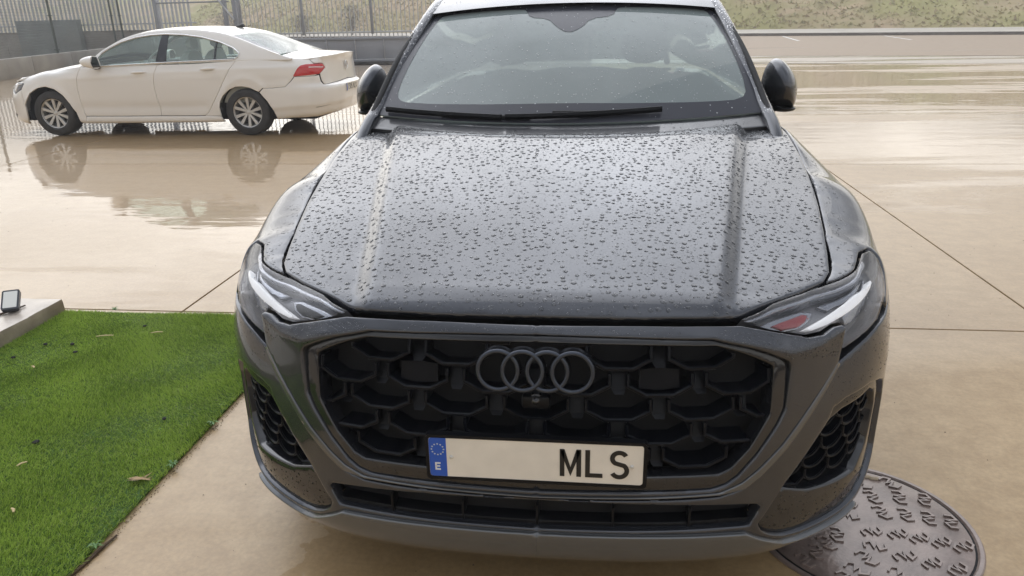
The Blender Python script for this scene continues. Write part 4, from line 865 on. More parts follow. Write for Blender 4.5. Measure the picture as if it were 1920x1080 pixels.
    for y0 in (.93, 3.905):   # arch liner
        V = []; F = []
        for i, a in enumerate(np.radians(np.linspace(-15, 195, 22))):
            for x in (.60, .885): V.append((s_ * x, y0 + .385 * math.cos(a), .325 + .385 * math.sin(a)))
            if i: F.append((2 * i - 2, 2 * i - 1, 2 * i + 1, 2 * i))
        mesh('arch_liner', V, F, VOID, sal, 60)
pair(do_side)
kb = dict(res=.03, both=True, rnd=.004, depth=.02)
panel('front_bumper', [(0, 0), (.5, 0), (1.02, 0)] + af[1:3] + [(1.075, 3.4), (1.05, 5.35), (.91, 4.80), (.80, 5.1), (.74, 5.7), (.78, 6.7), (.6, 7.3), (.3, 7.5), (0, 7.5)], WS, WPT, sal, **kb)
gr = panel('radiator_grille', [(0, 4.6), (.50, 4.7), (.70, 5.2), (.74, 6.0), (.60, 6.3), (0, 6.5)], WS, BLK, sal, off=.004, **kb)
for i in range(3): panel('grille_bar', [(0, 4.95 + i * .5), (.70, 5.1 + i * .42), (.70, 5.17 + i * .42), (0, 5.05 + i * .5)], WS, CHR2, gr, off=.010, res=.05, both=True, rnd=.001, depth=.006)
panel('air_intake', [(0, 1.2), (.7, 1.3), (.85, 2.2), (.6, 2.6), (0, 2.6)], WS, VOID, sal, off=.003, **kb)
rb = [(SM, 0), (5.3, 0), (4.95, .3), (4.9345, 1.434), (4.9046, 2.379), (4.8408, 3.271), (4.748, 4.09), (4.775, 4.25), (4.81, 4.43), (4.9328, 4.40), (5.121, 4.49), (5.2578, 5.39), (5.54, 5.42), (5.61, 5.50), (5.625, 5.05), (5.665, 4.70), (5.88, 4.86), (SM, 5.05)]
def rrel(s, b, d):  # step across the bumper, above the plate
    return .012 * np.clip((4.55 - b) / .15, 0, 1) * np.clip((s - 5.15) / .2, 0, 1) + .008 * np.clip((2.38 - b) / .1, 0, 1) * 0 - .014 * np.clip((2.35 - b) / .08, 0, 1)
for s_ in (1, -1): panel('rear_bumper', rb, WS, WPT, sal, res=.03, rnd=.003, depth=.02, side=s_, relief=rrel)
tr = [(SM, 5.12), (5.88, 4.93), (5.68, 4.78), (5.645, 5.13), (5.63, 5.62), (5.75, 6.15), (5.70, 6.8), (5.56, 6.9), (5.50, 7.75), (5.52, 8), (5.8, 8), (SM, 8)]
for s_ in (1, -1): panel('boot_lid', tr, WS, WPT, sal, res=.03, rnd=.002, depth=.01, side=s_)
kt = dict(res=.04, k=(.65, 1), rnd=.004, depth=.015)
sy = lambda P: P + [(-a, y) for a, y in P[::-1] if abs(a) > 1e-6]
panel('bonnet', sy([(0, .06), (.5, .07), (.9, .16), (1, .30), (1, .8), (1, 1.2), (1, 1.50), (.6, 1.53), (0, 1.55)]), w_top, WPT, sal, **kt)
panel('scuttle', sy([(0, 1.53), (.99, 1.48), (.99, 1.63), (0, 1.66)]), w_top, SAT, sal, off=-.012, res=.05, k=(.65, 1), rnd=0, depth=0)
panel('windscreen', sy([(0, 1.62), (.6, 1.61), (.93, 1.59), (.93, 1.9), (.91, 2.2), (.6, 2.29), (0, 2.32)]), w_top, WSG, sal, off=-.002, res=.06, k=(.65, 1), rnd=0, depth=0)
panel('roof', sy([(0, 2.33), (.6, 2.30), (.91, 2.21), (.93, 1.9), (.93, 1.57), (1, 1.57), (1, 1.9), (1, 2.3), (1, 2.8), (1, 3.3), (1, 3.7), (1, 4.1), (1, 4.46), (.955, 4.43), (.955, 4.1), (.95, 3.74), (.6, 3.83), (.3, 3.86), (0, 3.87)]), w_top, WPT, sal, **kt)
panel('rear_window', sy([(0, 3.865), (.6, 3.825), (.955, 3.735), (.958, 4.1), (.96, 4.43), (.65, 4.50), (.3, 4.535), (0, 4.55)]), w_top, WSG, sal, off=-.003, res=.06, k=(.65, 1), rnd=0, depth=0)
panel('window_border', sy([(0, 3.86), (.6, 3.82), (.955, 3.73), (.96, 4.435), (.65, 4.505), (0, 4.56), (0, 4.52), (.62, 4.46), (.88, 4.40), (.88, 3.79), (.6, 3.86), (0, 3.90)]) if 0 else [(.88, 3.78), (.958, 3.735), (.962, 4.43), (.88, 4.42)], w_top, BLK, sal, off=.001, res=.06, k=(.65, 1), rnd=0, depth=0)
panel('boot_top', sy([(0, 4.56), (.3, 4.545), (.65, 4.51), (1, 4.47), (1, 4.75), (1, 4.95), (.99, 5.045), (.6, 5.08), (0, 5.10)]), w_top, WPT, sal, **kt)
an = pillow('roof_antenna', [(3.42, 1.448), (3.60, 1.436), (3.595, 1.488), (3.55, 1.50)], -.02, .02, mat('antenna_black', (.03, .03, .032), .4), sal, axis='x', rings=3)
# badge, plate
em = empty('boot_badge', (0, 0, 0)); em.parent = sal
bz = .905; by = 5.098
bm = bmesh.new(); add_tube(bm, [(.052 * math.cos(a), by, bz + .052 * math.sin(a)) for a in np.linspace(0, 2 * math.pi, 33)[:-1]], .006, 8, True, upv=(0, 1, 0))
for st_ in ([(-.022, .044), (0, .004), (.022, .044)], [(-.040, .022), (-.018, -.038), (0, -.004), (.018, -.038), (.040, .022)]): add_band(bm, [(x, bz + z) for x, z in st_], .008, lambda u, v, h: (u, by - .004 + h, v), .008)
bm_obj('badge_ring', bm, CHR2, em, 50)
pz = .60; py = 5.158
p2 = plate_poly('number_plate', [(x, z + pz) for x, z in rrect(.26, .056, .008)], py, .006, PL_W, sal)
plate_poly('blue_band', [(.216, pz - .052), (.256, pz - .052), (.256, pz + .052), (.216, pz + .052)], py + .0065, .001, PL_B, p2)
SEG = {'7': [[(0, 1), (1, 1), (.35, 0)]], '3': [[(0, 1), (1, 1), (.45, .6), (.9, .5), (1, .25), (.6, 0), (0, .08)]], '0': [[(.5, 1), (.05, .75), (.05, .25), (.5, 0), (.95, .25), (.95, .75), (.5, 1)]], '5': [[(1, 1), (.1, 1), (.05, .55), (.6, .62), (1, .35), (.7, .02), (0, .05)]], 'K': [[(0, 0), (0, 1)], [(1, 1), (.05, .45)], [(.3, .55), (1, 0)]], 'L': [[(0, 1), (0, 0), (1, 0)]], 'X': [[(0, 0), (1, 1)], [(0, 1), (1, 0)]]}
x = .195
for ch in '7305 KLX':
    if ch != ' ':
        bm = bmesh.new()
        for st_ in SEG[ch]: add_band(bm, [(x - u * .034, pz - .036 + v * .072) for u, v in st_], .010, lambda u, v, h: (u, py + .0065 + h, v), .001)
        bm_obj('plate_letter', bm, PL_K, p2, 30)
    x -= .052 if ch != ' ' else .03
# inside
box('saloon_dash', (0, 1.95, .90), (1.4, .5, .18), CABD, sal, .05); tube('steering_wheel', [(.36 + .18 * math.cos(a), 2.30 + .07 * math.sin(a), .96 + .165 * math.sin(a)) for a in np.linspace(0, 2 * math.pi, 25)[:-1]], .015, BEI, sal, 8, closed=True, upv=(0, 1, 0))
for x in (-.36, .36):
    s1 = pillow('seat_back', [(x - .24, .5), (x + .24, .5), (x + .25, .95), (x + .16, 1.15), (x - .16, 1.15), (x - .25, .95)], 2.95, 2.72, BEI, sal); pillow('headrest', [(x - .12, 1.16), (x + .12, 1.16), (x + .11, 1.32), (x - .11, 1.32)], 2.97, 2.84, BEI, s1)
pillow('rear_bench', [(-.6, .5), (.6, .5), (.58, 1.12), (-.58, 1.12)], 4.0, 3.8, BEI, sal); box('parcel_shelf', (0, 4.25, .98), (1.15, .5, .03), BEI, sal, .005)
box('underbody', (0, 2.55, .27), (1.45, 4.6, .14), VOID, sal, .04); box('cabin_floor', (0, 2.9, .42), (1.5, 2.4, .1), CABD, sal, .02); box('engine_bay', (0, .9, .55), (1.1, 1.2, .35), VOID, sal, .05); box('boot_floor', (0, 4.6, .6), (1.2, .8, .5), VOID, sal, .05)
for s_ in (1, -1): box('door_inner', (s_ * .80, 2.9, .7), (.03, 2.3, .50), BEI, sal, .01)
# ============================================================ the yard
def node_mat(name):
    m = bpy.data.materials.new(name); m.use_nodes = True; t = m.node_tree; return m, t, t.nodes['Principled BSDF']
class NB:
    def __init__(s, t): s.t = t; s.geo = t.nodes.new('ShaderNodeNewGeometry').outputs['Position']
    def n(s, ty, **k):
        q = s.t.nodes.new(ty)
        for a, b in k.items(): setattr(q, a, b)
        return q
    def lk(s, a, b): s.t.links.new(a, b)
    def scale(s, vec, v=None):
        q = s.n('ShaderNodeVectorMath', operation='MULTIPLY'); s.lk(v or s.geo, q.inputs[0]); q.inputs[1].default_value = vec; return q.outputs[0]
    def noise(s, vec, sc, det=5, rough=.55, dist=0.):
        q = s.n('ShaderNodeTexNoise'); q.inputs['Scale'].default_value = sc; q.inputs['Detail'].default_value = det; q.inputs['Roughness'].default_value = rough; q.inputs['Distortion'].default_value = dist; s.lk(vec, q.inputs['Vector']); return q.outputs['Fac']
    def mr(s, v, a, b, c=0., d=1., smooth=True):
        q = s.n('ShaderNodeMapRange'); q.interpolation_type = 'SMOOTHSTEP' if smooth else 'LINEAR'
        for i, x in enumerate((a, b, c, d)): q.inputs[i + 1].default_value = x
        s.lk(v, q.inputs[0]); return q.outputs[0]
    def m(s, op, a, b=None, cl=False):
        q = s.n('ShaderNodeMath', operation=op); q.use_clamp = cl
        for i, x in enumerate((a, b)):
            if x is None: continue
            if isinstance(x, (int, float)): q.inputs[i].default_value = x
            else: s.lk(x, q.inputs[i])
        return q.outputs[0]
    def mix(s, f, a, b):
        q = s.n('ShaderNodeMix', data_type='RGBA')
        if isinstance(f, (int, float)): q.inputs[0].default_value = f
        else: s.lk(f, q.inputs[0])
        for i, x in ((6, a), (7, b)):
            if isinstance(x, tuple): q.inputs[i].default_value = (*x, 1)
            else: s.lk(x, q.inputs[i])
        return q.outputs[2]
    def bump(s, h, st, dist, prev=None):
        q = s.n('ShaderNodeBump'); q.inputs['Strength'].default_value = st; q.inputs['Distance'].default_value = dist
        s.lk(h, q.inputs['Height'])
        if prev is not None: s.lk(prev, q.inputs['Normal'])
        return q.outputs[0]
# wet concrete: worn base under a film of rain water that gathers into sheets
CON, t, b = node_mat('wet_concrete'); q = NB(t); xyz = q.n('ShaderNodeSeparateXYZ'); q.lk(q.geo, xyz.inputs[0]); X, Y = xyz.outputs[0], xyz.outputs[1]
big = q.noise(q.scale((.16, .34, 1)), 1.0, 5, .55, .6); streak = q.noise(q.scale((.12, .9, 1)), 1.0, 6, .6, 1.2); fine = q.noise(q.geo, 9, 8, .65); grit = q.noise(q.geo, 160, 3)
left = q.mr(X, 2.4, -.6, 0, .34); far = q.mr(Y, 1.6, 7.5, 0, .30)
w0 = q.m('ADD', q.m('ADD', q.m('MULTIPLY', big, .62), q.m('MULTIPLY', streak, .72)), q.m('ADD', left, far))
near = q.mr(Y, 1.2, 2.4, -.45, 0)
px_ = q.m('SUBTRACT', .80, q.m('ABSOLUTE', q.m('SUBTRACT', X, .0))); py_ = q.m('SUBTRACT', 1.6, q.m('ABSOLUTE', q.m('SUBTRACT', Y, .9))); pool = q.mr(q.m('ADD', q.m('MINIMUM', px_, py_), q.m('MULTIPLY', q.m('SUBTRACT', q.noise(q.geo, 3.5, 5), .5), .5)), -.01, .06, 0, 1.1)
w1 = q.m('ADD', q.m('ADD', w0, near), pool); wet = q.mr(w1, .85, .97)
damp = q.mr(w1, .2, .6)
col = q.mix(q.mr(fine, .3, .7), (.37, .25, .125), (.46, .325, .175)); stain = q.mr(q.noise(q.scale((.5, 1.1, 1)), 1.3, 7, .6, .8), .45, .72); col = q.mix(q.m('MULTIPLY', stain, .5), col, (.31, .20, .095))
col = q.mix(q.m('MULTIPLY', wet, .45), col, (.35, .225, .095)); grain = q.mr(q.noise(q.geo, 55, 4, .7), .3, .7, .86, 1.12, False); dk = q.mr(q.noise(q.scale((1, 1, 1)), 7.5, 9, .78, .3), .62, .80, 1.0, .80); grain = q.m('MULTIPLY', grain, dk); gs = q.n('ShaderNodeVectorMath', operation='SCALE'); q.lk(col, gs.inputs[0]); q.lk(grain, gs.inputs['Scale']); q.lk(gs.outputs[0], b.inputs['Base Color'])
b.inputs['Roughness'].default_value = .55; b.inputs['Coat IOR'].default_value = 1.36
cw = q.mr(damp, 0, 1, .35, 1.0); q.lk(cw, b.inputs['Coat Weight'])
q.lk(q.mr(wet, 0, 1, .34, .012), b.inputs['Coat Roughness'])
dry = q.m('SUBTRACT', 1., wet)
nb = q.bump(q.m('ADD', q.m('MULTIPLY', fine, .6), q.m('MULTIPLY', grit, .25)), .35, .004); q.lk(nb, b.inputs['Normal'])
rip = q.noise(q.scale((.5, 1.6, 1)), 2.2, 3, .5); sw_ = q.noise(q.scale((.9, 3.2, 1)), 6, 2)
h = q.m('ADD', q.m('MULTIPLY', rip, 1.0), q.m('MULTIPLY', q.m('MULTIPLY', sw_, dry), .25)); nb2 = q.bump(h, .32, .012); q.lk(nb2, b.inputs['Coat Normal'])
EARTH = mat('earth', (.12, .085, .05), .9, var=.3, vscale=3, bump=.4, bscale=20)
bm = bmesh.new(); add_box(bm, (0, 65, -.30), (350, 260, .24)); bm_obj('ground', bm, EARTH, None, 30, kind='structure')
yard = box('concrete_yard', (0, 9, -.0815), (64, 40, .132), mat('joint_dirt', (.02, .014, .009), .95, spec=.1), None, 0, kind='structure')
xs_ = [2.43 + 4.63 * i for i in range(-6, 6)]; ys_ = [2.13 + 4.42 * i for i in range(-2, 6)]
def slab(x0, x1, y0, y1, jx=None):
    gpx = .006; bm = bmesh.new(); P = [(x0 + gpx, y0 + gpx), (x1 - gpx, y0 + gpx), (x1 - gpx, y1 - gpx), (x0 + gpx, y1 - gpx)]
    a = [bm.verts.new((x + (.0015 if x == x0 + gpx else -.0015), y + (.0015 if y == y0 + gpx else -.0015), 0)) for x, y in P]; c = [bm.verts.new((x, y, -.004)) for x, y in P]; d = [bm.verts.new((x, y, -.016)) for x, y in P]
    bm.faces.new(a)
    for u, v in ((a, c), (c, d)):
        for i in range(4): j = (i + 1) % 4; bm.faces.new((u[i], v[i], v[j], u[j]))
    me = bpy.data.meshes.new('concrete_slab'); bmesh.ops.recalc_face_normals(bm, faces=bm.faces[:]); bm.to_mesh(me); bm.free(); me.materials.append(CON); o = bpy.data.objects.new('concrete_slab', me); COL.objects.link(o); o.parent = yard; o.location = (0, -9 + 9, 0)
yard.location = (0, 0, 0)
MC, MR = Vector((.985, .50)), .345
for i, (x0, x1) in enumerate(zip(xs_, xs_[1:])):
    for y0, y1 in zip(ys_, ys_[1:]):
        if y1 > 29: continue
        slab(x0, x1, y0, y1)
# the mesh of the yard was centred by box(): slabs are laid in world coordinates
# ------------------------------------------------------------ inspection cover
CAST = mat('cast_iron', (.22, .168, .145), .36, metal=.2, coat=.6, coat_rough=.16, var=.35, vscale=9, bump=.25, bscale=60)
mh = empty('manhole_cover', (MC.x, MC.y, 0), 0, 'round cast iron cover with raised zigzag lugs, half under the bumper', 'manhole cover')
bm = bmesh.new(); add_lathe(bm, [(.001, .006), (.20, .006), (.312, .005), (.318, .003), (.318, -.003)], 72, 'z'); bm_obj('cover_plate', bm, CAST, mh, 40)
bm = bmesh.new(); add_lathe(bm, [(.3245, .0015), (.330, .0065), (.341, .0065), (.345, .003), (.345, .0005)], 72, 'z'); bm_obj('frame_ring', bm, CAST, mh, 40)
bm = bmesh.new(); add_lathe(bm, [(.316, .0012), (.327, .0012)], 72, 'z'); bm_obj('frame_gap', bm, VOID, mh, 40)
zz_ = [(-1.15, .05), (-.80, .62), (-.05, .62), (-.30, -.22), (.30, .22), (.05, -.62), (.80, -.62), (1.15, -.05)]
lug0 = None
for R_, cnt in ((.045, 2), (.108, 6), (.168, 9), (.228, 12), (.287, 15)):
    for i in range(cnt):
        a = 2 * math.pi * (i + .37 * R_ * 40) / cnt
        if lug0 is None:
            bm = bmesh.new(); add_band(bm, [(x * .031, y * .036) for x, y in zz_], .0068, lambda u, v, h: (u, v, h), .0060); lug = bm_obj('tread_lug', bm, CAST, mh, 30); lug0 = lug
        else: lug = lug0.copy(); COL.objects.link(lug)
        lug.location = (R_ * math.cos(a), R_ * math.sin(a), .005); lug.rotation_euler = (0, 0, a + math.radians(75) + (i % 2) * .5); lug.scale = (.9 + .1 * random.random(),) * 2 + (1,)
for x, y, r_ in ((.10, .265, .3), (.125, .255, .1)):
    f = pillow('dried_mud', [(x - .02, y - .008), (x + .02, y - .010), (x + .022, y + .006), (x - .015, y + .010)], .006, .013, mat('mud_tan', (.42, .34, .24), .8), mh, axis='z', rings=3)
# ------------------------------------------------------------ artificial turf
def leafmat(name, c, rough=.5, spec=.3, tr=.5):
    m, t, b = node_mat(name); b.inputs['Base Color'].default_value = (*c, 1); b.inputs['Roughness'].default_value = rough; b.inputs['Specular IOR Level'].default_value = spec
    o = t.nodes['Material Output']; tl = t.nodes.new('ShaderNodeBsdfTranslucent'); tl.inputs[0].default_value = (*c, 1); mx_ = t.nodes.new('ShaderNodeMixShader'); mx_.inputs[0].default_value = tr
    t.links.new(b.outputs[0], mx_.inputs[1]); t.links.new(tl.outputs[0], mx_.inputs[2]); t.links.new(mx_.outputs[0], o.inputs[0]); return m
TX0, TX1, TY0, TY1 = -2.866, -1.405, -1.3, 2.065
tb = box('turf_backing', ((TX0 + TX1) / 2, (TY0 + TY1) / 2, .007), (TX1 - TX0, TY1 - TY0, .008), mat('turf_base', (.05, .11, .02), .9, var=.3, vscale=14), None, 0, kind='structure')
nB = 330000; Xb = TX0 + .004 + RNG.random(nB) * (TX1 - TX0 - .002); Yb = TY0 + RNG.random(nB) ** .92 * (TY1 - TY0)
edge = .018 * np.sin(Yb * 9) * .3 + .010 * RNG.standard_normal(nB); Xb = np.where(Xb > TX1 - .03, Xb + np.abs(edge) * .5, Xb)
hh = .010 + .010 * RNG.random(nB) + .007 * np.sin(Xb * 7 + 2 * np.sin(Yb * 3)) * np.sin(Yb * 5.3); an = RNG.random(nB) * 2 * math.pi; ln = .010 * RNG.standard_normal((nB, 2)) + np.stack([.008 * np.sin(Yb * 2.3 + Xb * 3), -.006 + .008 * np.sin(Xb * 3.1 + Yb)], 1); wd = .0011 + .0010 * RNG.random(nB)
V = np.empty((nB, 3, 3)); cx, sx = np.cos(an) * wd, np.sin(an) * wd
V[:, 0] = np.stack([Xb - cx, Yb - sx, np.full(nB, .009)], 1); V[:, 1] = np.stack([Xb + cx, Yb + sx, np.full(nB, .009)], 1); V[:, 2] = np.stack([Xb + ln[:, 0], Yb + ln[:, 1], .010 + np.maximum(hh, .006)], 1)
GM = [leafmat('turf_green', (.32, .46, .075), .42, spec=.35), leafmat('turf_green_light', (.44, .58, .12), .42, spec=.35), leafmat('turf_green_dark', (.14, .23, .036), .5, spec=.3), mat('turf_straw', (.42, .46, .16), .5)]
pn = np.sin(Xb * 11 + 1.3 * np.sin(Yb * 7)) + np.sin(Yb * 13 + 1.7 * np.sin(Xb * 9)); u_ = RNG.random(nB) + .10 * pn
mi_ = np.where(u_ < .30, 2, np.where(u_ < .72, 0, 1)); mi_ = np.where(RNG.random(nB) < .03, 3, mi_)
fastmesh('artificial_turf', V.reshape(-1, 3), np.arange(nB * 3).reshape(-1, 3), GM, None, False, 'stuff', 'bright green artificial turf lying on the concrete left of the SUV', 'turf', mi_)
# ------------------------------------------------------------ low kerb with a solar lamp
KC = mat('kerb_concrete', (.40, .33, .25), .75, var=.22, vscale=6, bump=.5, bscale=45, dirt=(.20, .15, .095)); KW = mat('kerb_top', (.50, .44, .37), .35, var=.15, vscale=9, bump=.3, bscale=60, coat=.6, coat_rough=.15)
def rough_block(name, x0, x1, y0, y1, h, mats, **k):
    bm = bmesh.new(); nx, ny = 14, 60; g_ = [[None] * (ny + 1) for _ in range(nx + 1)]
    for i in range(nx + 1):
        for j in range(ny + 1):
            e = (i in (0, nx)) or (j in (0, ny)); g_[i][j] = bm.verts.new((x0 + (x1 - x0) * i / nx + (random.gauss(0, .0018) if i in (0, nx) else 0), y0 + (y1 - y0) * j / ny, h - (.005 + abs(random.gauss(0, .002)) if e else abs(random.gauss(0, .0006)))))
    for i in range(nx):
        for j in range(ny): bm.faces.new((g_[i][j], g_[i + 1][j], g_[i + 1][j + 1], g_[i][j + 1])).material_index = 1
    ring = [g_[i][0] for i in range(nx + 1)] + [g_[nx][j] for j in range(1, ny + 1)] + [g_[i][ny] for i in range(nx - 1, -1, -1)] + [g_[0][j] for j in range(ny - 1, 0, -1)]
    low = ring
    for z in (h - .02, h * .5, .0):
        nw = [bm.verts.new((v.co.x + random.gauss(0, .0016) + (.004 if v.co.x > (x0 + x1) / 2 and z < h - .01 and low is ring and v.co.x > x1 - .02 else 0), v.co.y, z)) for v in low]
        for i in range(len(low)): j = (i + 1) % len(low); bm.faces.new((low[i], nw[i], nw[j], low[j]))
        low = nw
    return bm_obj(name, bm, mats, None, 50, **k)
rough_block('low_kerb', -3.42, -2.872, -1.2, 2.06, .092, [KC, KW], label='low rough concrete kerb along the left edge of the turf', cat='kerb')
lampo = empty('solar_lamp', (-3.005, 1.86, .094), math.radians(25), 'small black solar light with white panel standing on the concrete kerb', 'lamp')
R_t = Matrix.Rotation(math.radians(-52), 4, 'X')
def lp(ob): ob.matrix_local = Matrix.Translation((0, 0, .058)) @ R_t @ Matrix.Translation((0, 0, -.058)); return ob
LB = mat('lamp_black', (.03, .034, .045), .35)
lp(plate_poly('casing', [(x, z + .058) for x, z in rrect(.042, .062, .010)], -.012, .026, LB, lampo)); lp(plate_poly('lamp_face', [(x, z + .058) for x, z in rrect(.033, .052, .004)], -.0135, .0012, mat('lamp_face', (.74, .74, .70), .3), lampo))
box('lamp_foot', (0, .012, .012), (.05, .06, .024), LB, lampo, .005); tube('lamp_bracket', [(-.03, .0, .01), (-.035, .01, .04), (-.02, .01, .06)], .004, LB, lampo)
BARK = mat('twig_bark', (.085, .055, .032), .8, var=.3); STRAW = mat('straw', (.52, .40, .20), .7, var=.2); PEB = mat('pebble', (.045, .045, .043), .9, var=.3, vscale=60, spec=.1); LEAF = mat('dead_leaf', (.30, .19, .08), .6, var=.3, vscale=40)
tag(tube('stick', [(-2.99, 1.93, .098), (-3.00, 1.86, .100), (-3.03, 1.80, .098), (-3.10, 1.70, .099)], [.004, .005, .006, .004], BARK, None, 7), 'thin brown stick lying on the kerb behind the solar lamp', 'stick')
tag(tube('twig', [(-1.375, .24, .006), (-1.385, .17, .007), (-1.392, .10, .006), (-1.41, .02, .007), (-1.43, -.05, .006)], [.0035, .005, .005, .006, .004], BARK, None, 7), 'thin brown twig on the concrete at the turf edge, bottom left', 'twig')
kn = 0
for x, y, s_, lb in ((-2.50, 1.61, .016, 'dark pellet on the turf near the kerb end'), (-2.02, .72, .017, 'largest dark pellet, middle of the turf'), (-2.69, 1.44, .014, 'dark pellet on the turf beside the kerb face'), (-1.61, .93, .013, 'dark pellet on the turf nearest the bumper'), (-2.08, .30, .014, 'dark pellet on the lower part of the turf'), (-2.64, 1.60, .015, 'dark pellet behind the others beside the kerb'), (-2.42, 1.52, .014, 'dark pellet between the straw pieces and the kerb'), (-2.26, 1.86, .013, 'dark pellet close to the far turf edge')):
    bm = bmesh.new(); bmesh.ops.create_icosphere(bm, subdivisions=2, radius=s_ * .68)
    for v in bm.verts: v.co = Vector((v.co.x * 1.2, v.co.y * .9, v.co.z * .6)) * (1 + random.uniform(-.12, .12))
    o = bm_obj('pellet', bm, PEB, None, 60, label=lb, cat='pellet', group='dark pellets lying on the turf'); o.location = (x, y, .024); o.rotation_euler = (0, 0, random.random() * 3)
for x, y, l, a, lb in ((-2.38, 1.70, .085, .25, 'longest straw piece, upper left part of the turf'), (-2.13, 1.76, .06, .30, 'pale straw piece near the far edge of the turf'), (-1.95, .56, .035, 1.0, 'short straw piece in the middle of the turf'), (-2.50, 1.33, .03, -.5, 'tiny straw piece near the kerb'), (-1.66, 1.78, .025, .1, 'small tan scrap at the far right of the turf'), (-1.78, .30, .03, -.7, 'short pale scrap left of the turf edge')):
    o = tube('straw_piece', [(-l / 2, 0, 0), (0, .003, .002), (l / 2, 0, 0)], [.003, .005, .0035], STRAW, None, 6, flat=.5); tag(o, lb, 'straw', 'straw pieces lying on the turf'); o.location = (x, y, .033); o.rotation_euler = (0, 0, a)
lf = empty('dry_leaf', (-1.50, .50, .022), .5, 'brown dried leaf lying on the edge of the turf', 'leaf')
for i in range(4):
    P = np.array([(0, 0), (.03, .008), (.065, .004), (.085, 0), (.06, -.006), (.03, -.007)]); a = -.35 + i * .2; V = [(p[0] * math.cos(a) - p[1] * math.sin(a), p[0] * math.sin(a) + p[1] * math.cos(a), .004 + .010 * math.sin(p[0] * 40 + i)) for p in P]
    mesh('leaf_blade', V, [(0, 1, 5), (1, 2, 4, 5), (2, 3, 4)], LEAF, lf, 60)
GRN = mat('weed_green', (.10, .22, .05), .5)
for wx, wy, lb in ((-1.395, .92, 'small green weed in the turf edge nearest the bumper'), (-1.40, .17, 'small green weed at the turf edge near the twig'), (-1.397, .62, 'tiny weed between the leaf and the bumper'), (-2.58, 2.09, 'pale weed at the far corner of the turf by the kerb end')):
    V = []; F = []
    for i in range(14):
        a = random.random() * 6.3; l = random.uniform(.012, .03); h_ = random.uniform(.008, .024); b0 = len(V); w_ = .004
        V += [(0, 0, .012), (l * .5 * math.cos(a) - w_ * math.sin(a), l * .5 * math.sin(a) + w_ * math.cos(a), .012 + h_), (l * math.cos(a), l * math.sin(a), .012 + h_ * .7), (l * .5 * math.cos(a) + w_ * math.sin(a), l * .5 * math.sin(a) - w_ * math.cos(a), .012 + h_)]; F.append((b0, b0 + 1, b0 + 2, b0 + 3))
    o = mesh('weed', V, F, GRN, None, 60, label=lb, cat='weed', group='weeds at the turf edge'); o.location = (wx, wy, .0)
# grit and straw litter along the turf edge
n_ = 900; yy = RNG.random(n_) * 2.2 - .3; xx = TX1 + .012 + np.abs(RNG.standard_normal(n_)) * .010; sc_ = .0008 + .0022 * RNG.random(n_); tet = np.array([(1, 0, 0), (-.5, .87, 0), (-.5, -.87, 0), (0, 0, 1.2)]); V = np.stack([xx, yy, np.full(n_, .0)], 1)[:, None] + tet[None] * sc_[:, None, None]
fastmesh('grit', V.reshape(-1, 3), (np.array([(0, 1, 3), (1, 2, 3), (2, 0, 3)])[None] + (np.arange(n_) * 4)[:, None, None]).reshape(-1, 3), EARTH, None, False, 'stuff', 'dark grit gathered along the turf edge', 'grit')
n_ = 2600; xx = RNG.uniform(-7, 5, n_); yy = RNG.uniform(-.6, 8, n_) ; kp = ~((xx > TX0 - .6) & (xx < TX1) & (yy < TY1 + .02)) & (np.hypot(xx - MC.x, yy - MC.y) > .36); xx, yy = xx[kp], yy[kp]; n_ = len(xx); sc_ = .0010 + .0032 * RNG.random(n_) ** 4; V = np.stack([xx, yy, np.full(n_, .0)], 1)[:, None] + tet[None] * sc_[:, None, None]
fastmesh('scattered_grit', V.reshape(-1, 3), (np.array([(0, 1, 3), (1, 2, 3), (2, 0, 3)])[None] + (np.arange(n_) * 4)[:, None, None]).reshape(-1, 3), mat('grit_dark', (.12, .09, .06), .8), None, False, 'stuff', 'small dark grit scattered over the wet concrete', 'grit')
# ------------------------------------------------------------ road, kerb, bank
def strip(name, f0, f1, z, m, x0=-130, x1=130, n=2, kind='structure', th=0):
    xs = np.linspace(x0, x1, n); V = [(x, f(x), z) for x in xs for f in (f0, f1)]; F = [(2 * i, 2 * i + 2, 2 * i + 3, 2 * i + 1) for i in range(n - 1)]
    if th: k = len(V); V += [(a, b_, z - th) for a, b_, _ in V]; F += [(2 * i + 2, 2 * i, 2 * i + k, 2 * i + 2 + k) for i in range(n - 1)]
    return mesh(name, V, F, m, None, None, kind)
L0 = lambda x: 23.43 - .236 * x; L1 = lambda x: 27.4 - .256 * x; LK = lambda x: 49.8 - .43 * x; LP = lambda x: LK(x) + 9.5
def wetmat(name, c0, c1, cr0, cr1, lo, hi, sc, coatw=1.):
    m, t, b = node_mat(name); q = NB(t); n1_ = q.noise(q.scale(sc), 1.0, 6, .6, .8); f = q.noise(q.geo, 4, 7); w = q.mr(n1_, lo, hi)
    col = q.mix(q.mr(f, .3, .7), c0, c1); col = q.mix(q.m('MULTIPLY', w, .35), col, tuple(v * .6 for v in c0)); q.lk(col, b.inputs['Base Color']); b.inputs['Roughness'].default_value = .75
    b.inputs['Coat Weight'].default_value = coatw; b.inputs['Coat IOR'].default_value = 1.34; q.lk(q.mr(w, 0, 1, cr0, cr1), b.inputs['Coat Roughness']); nb = q.bump(q.noise(q.geo, 30, 4), .5, .01); q.lk(nb, b.inputs['Normal']); return m
strip('gutter', L0, L1, .004, wetmat('gutter_concrete', (.40, .33, .25), (.46, .39, .30), .35, .03, .45, .6, (.1, .8, 1)))
strip('road', L1, LK, .008, wetmat('road_mud', (.33, .245, .165), (.38, .29, .20), .6, .2, .5, .75, (.05, .5, 1), .35))
PAV = mat('pavement', (.50, .46, .39), .7, var=.12, vscale=.6, bump=.2, bscale=6)
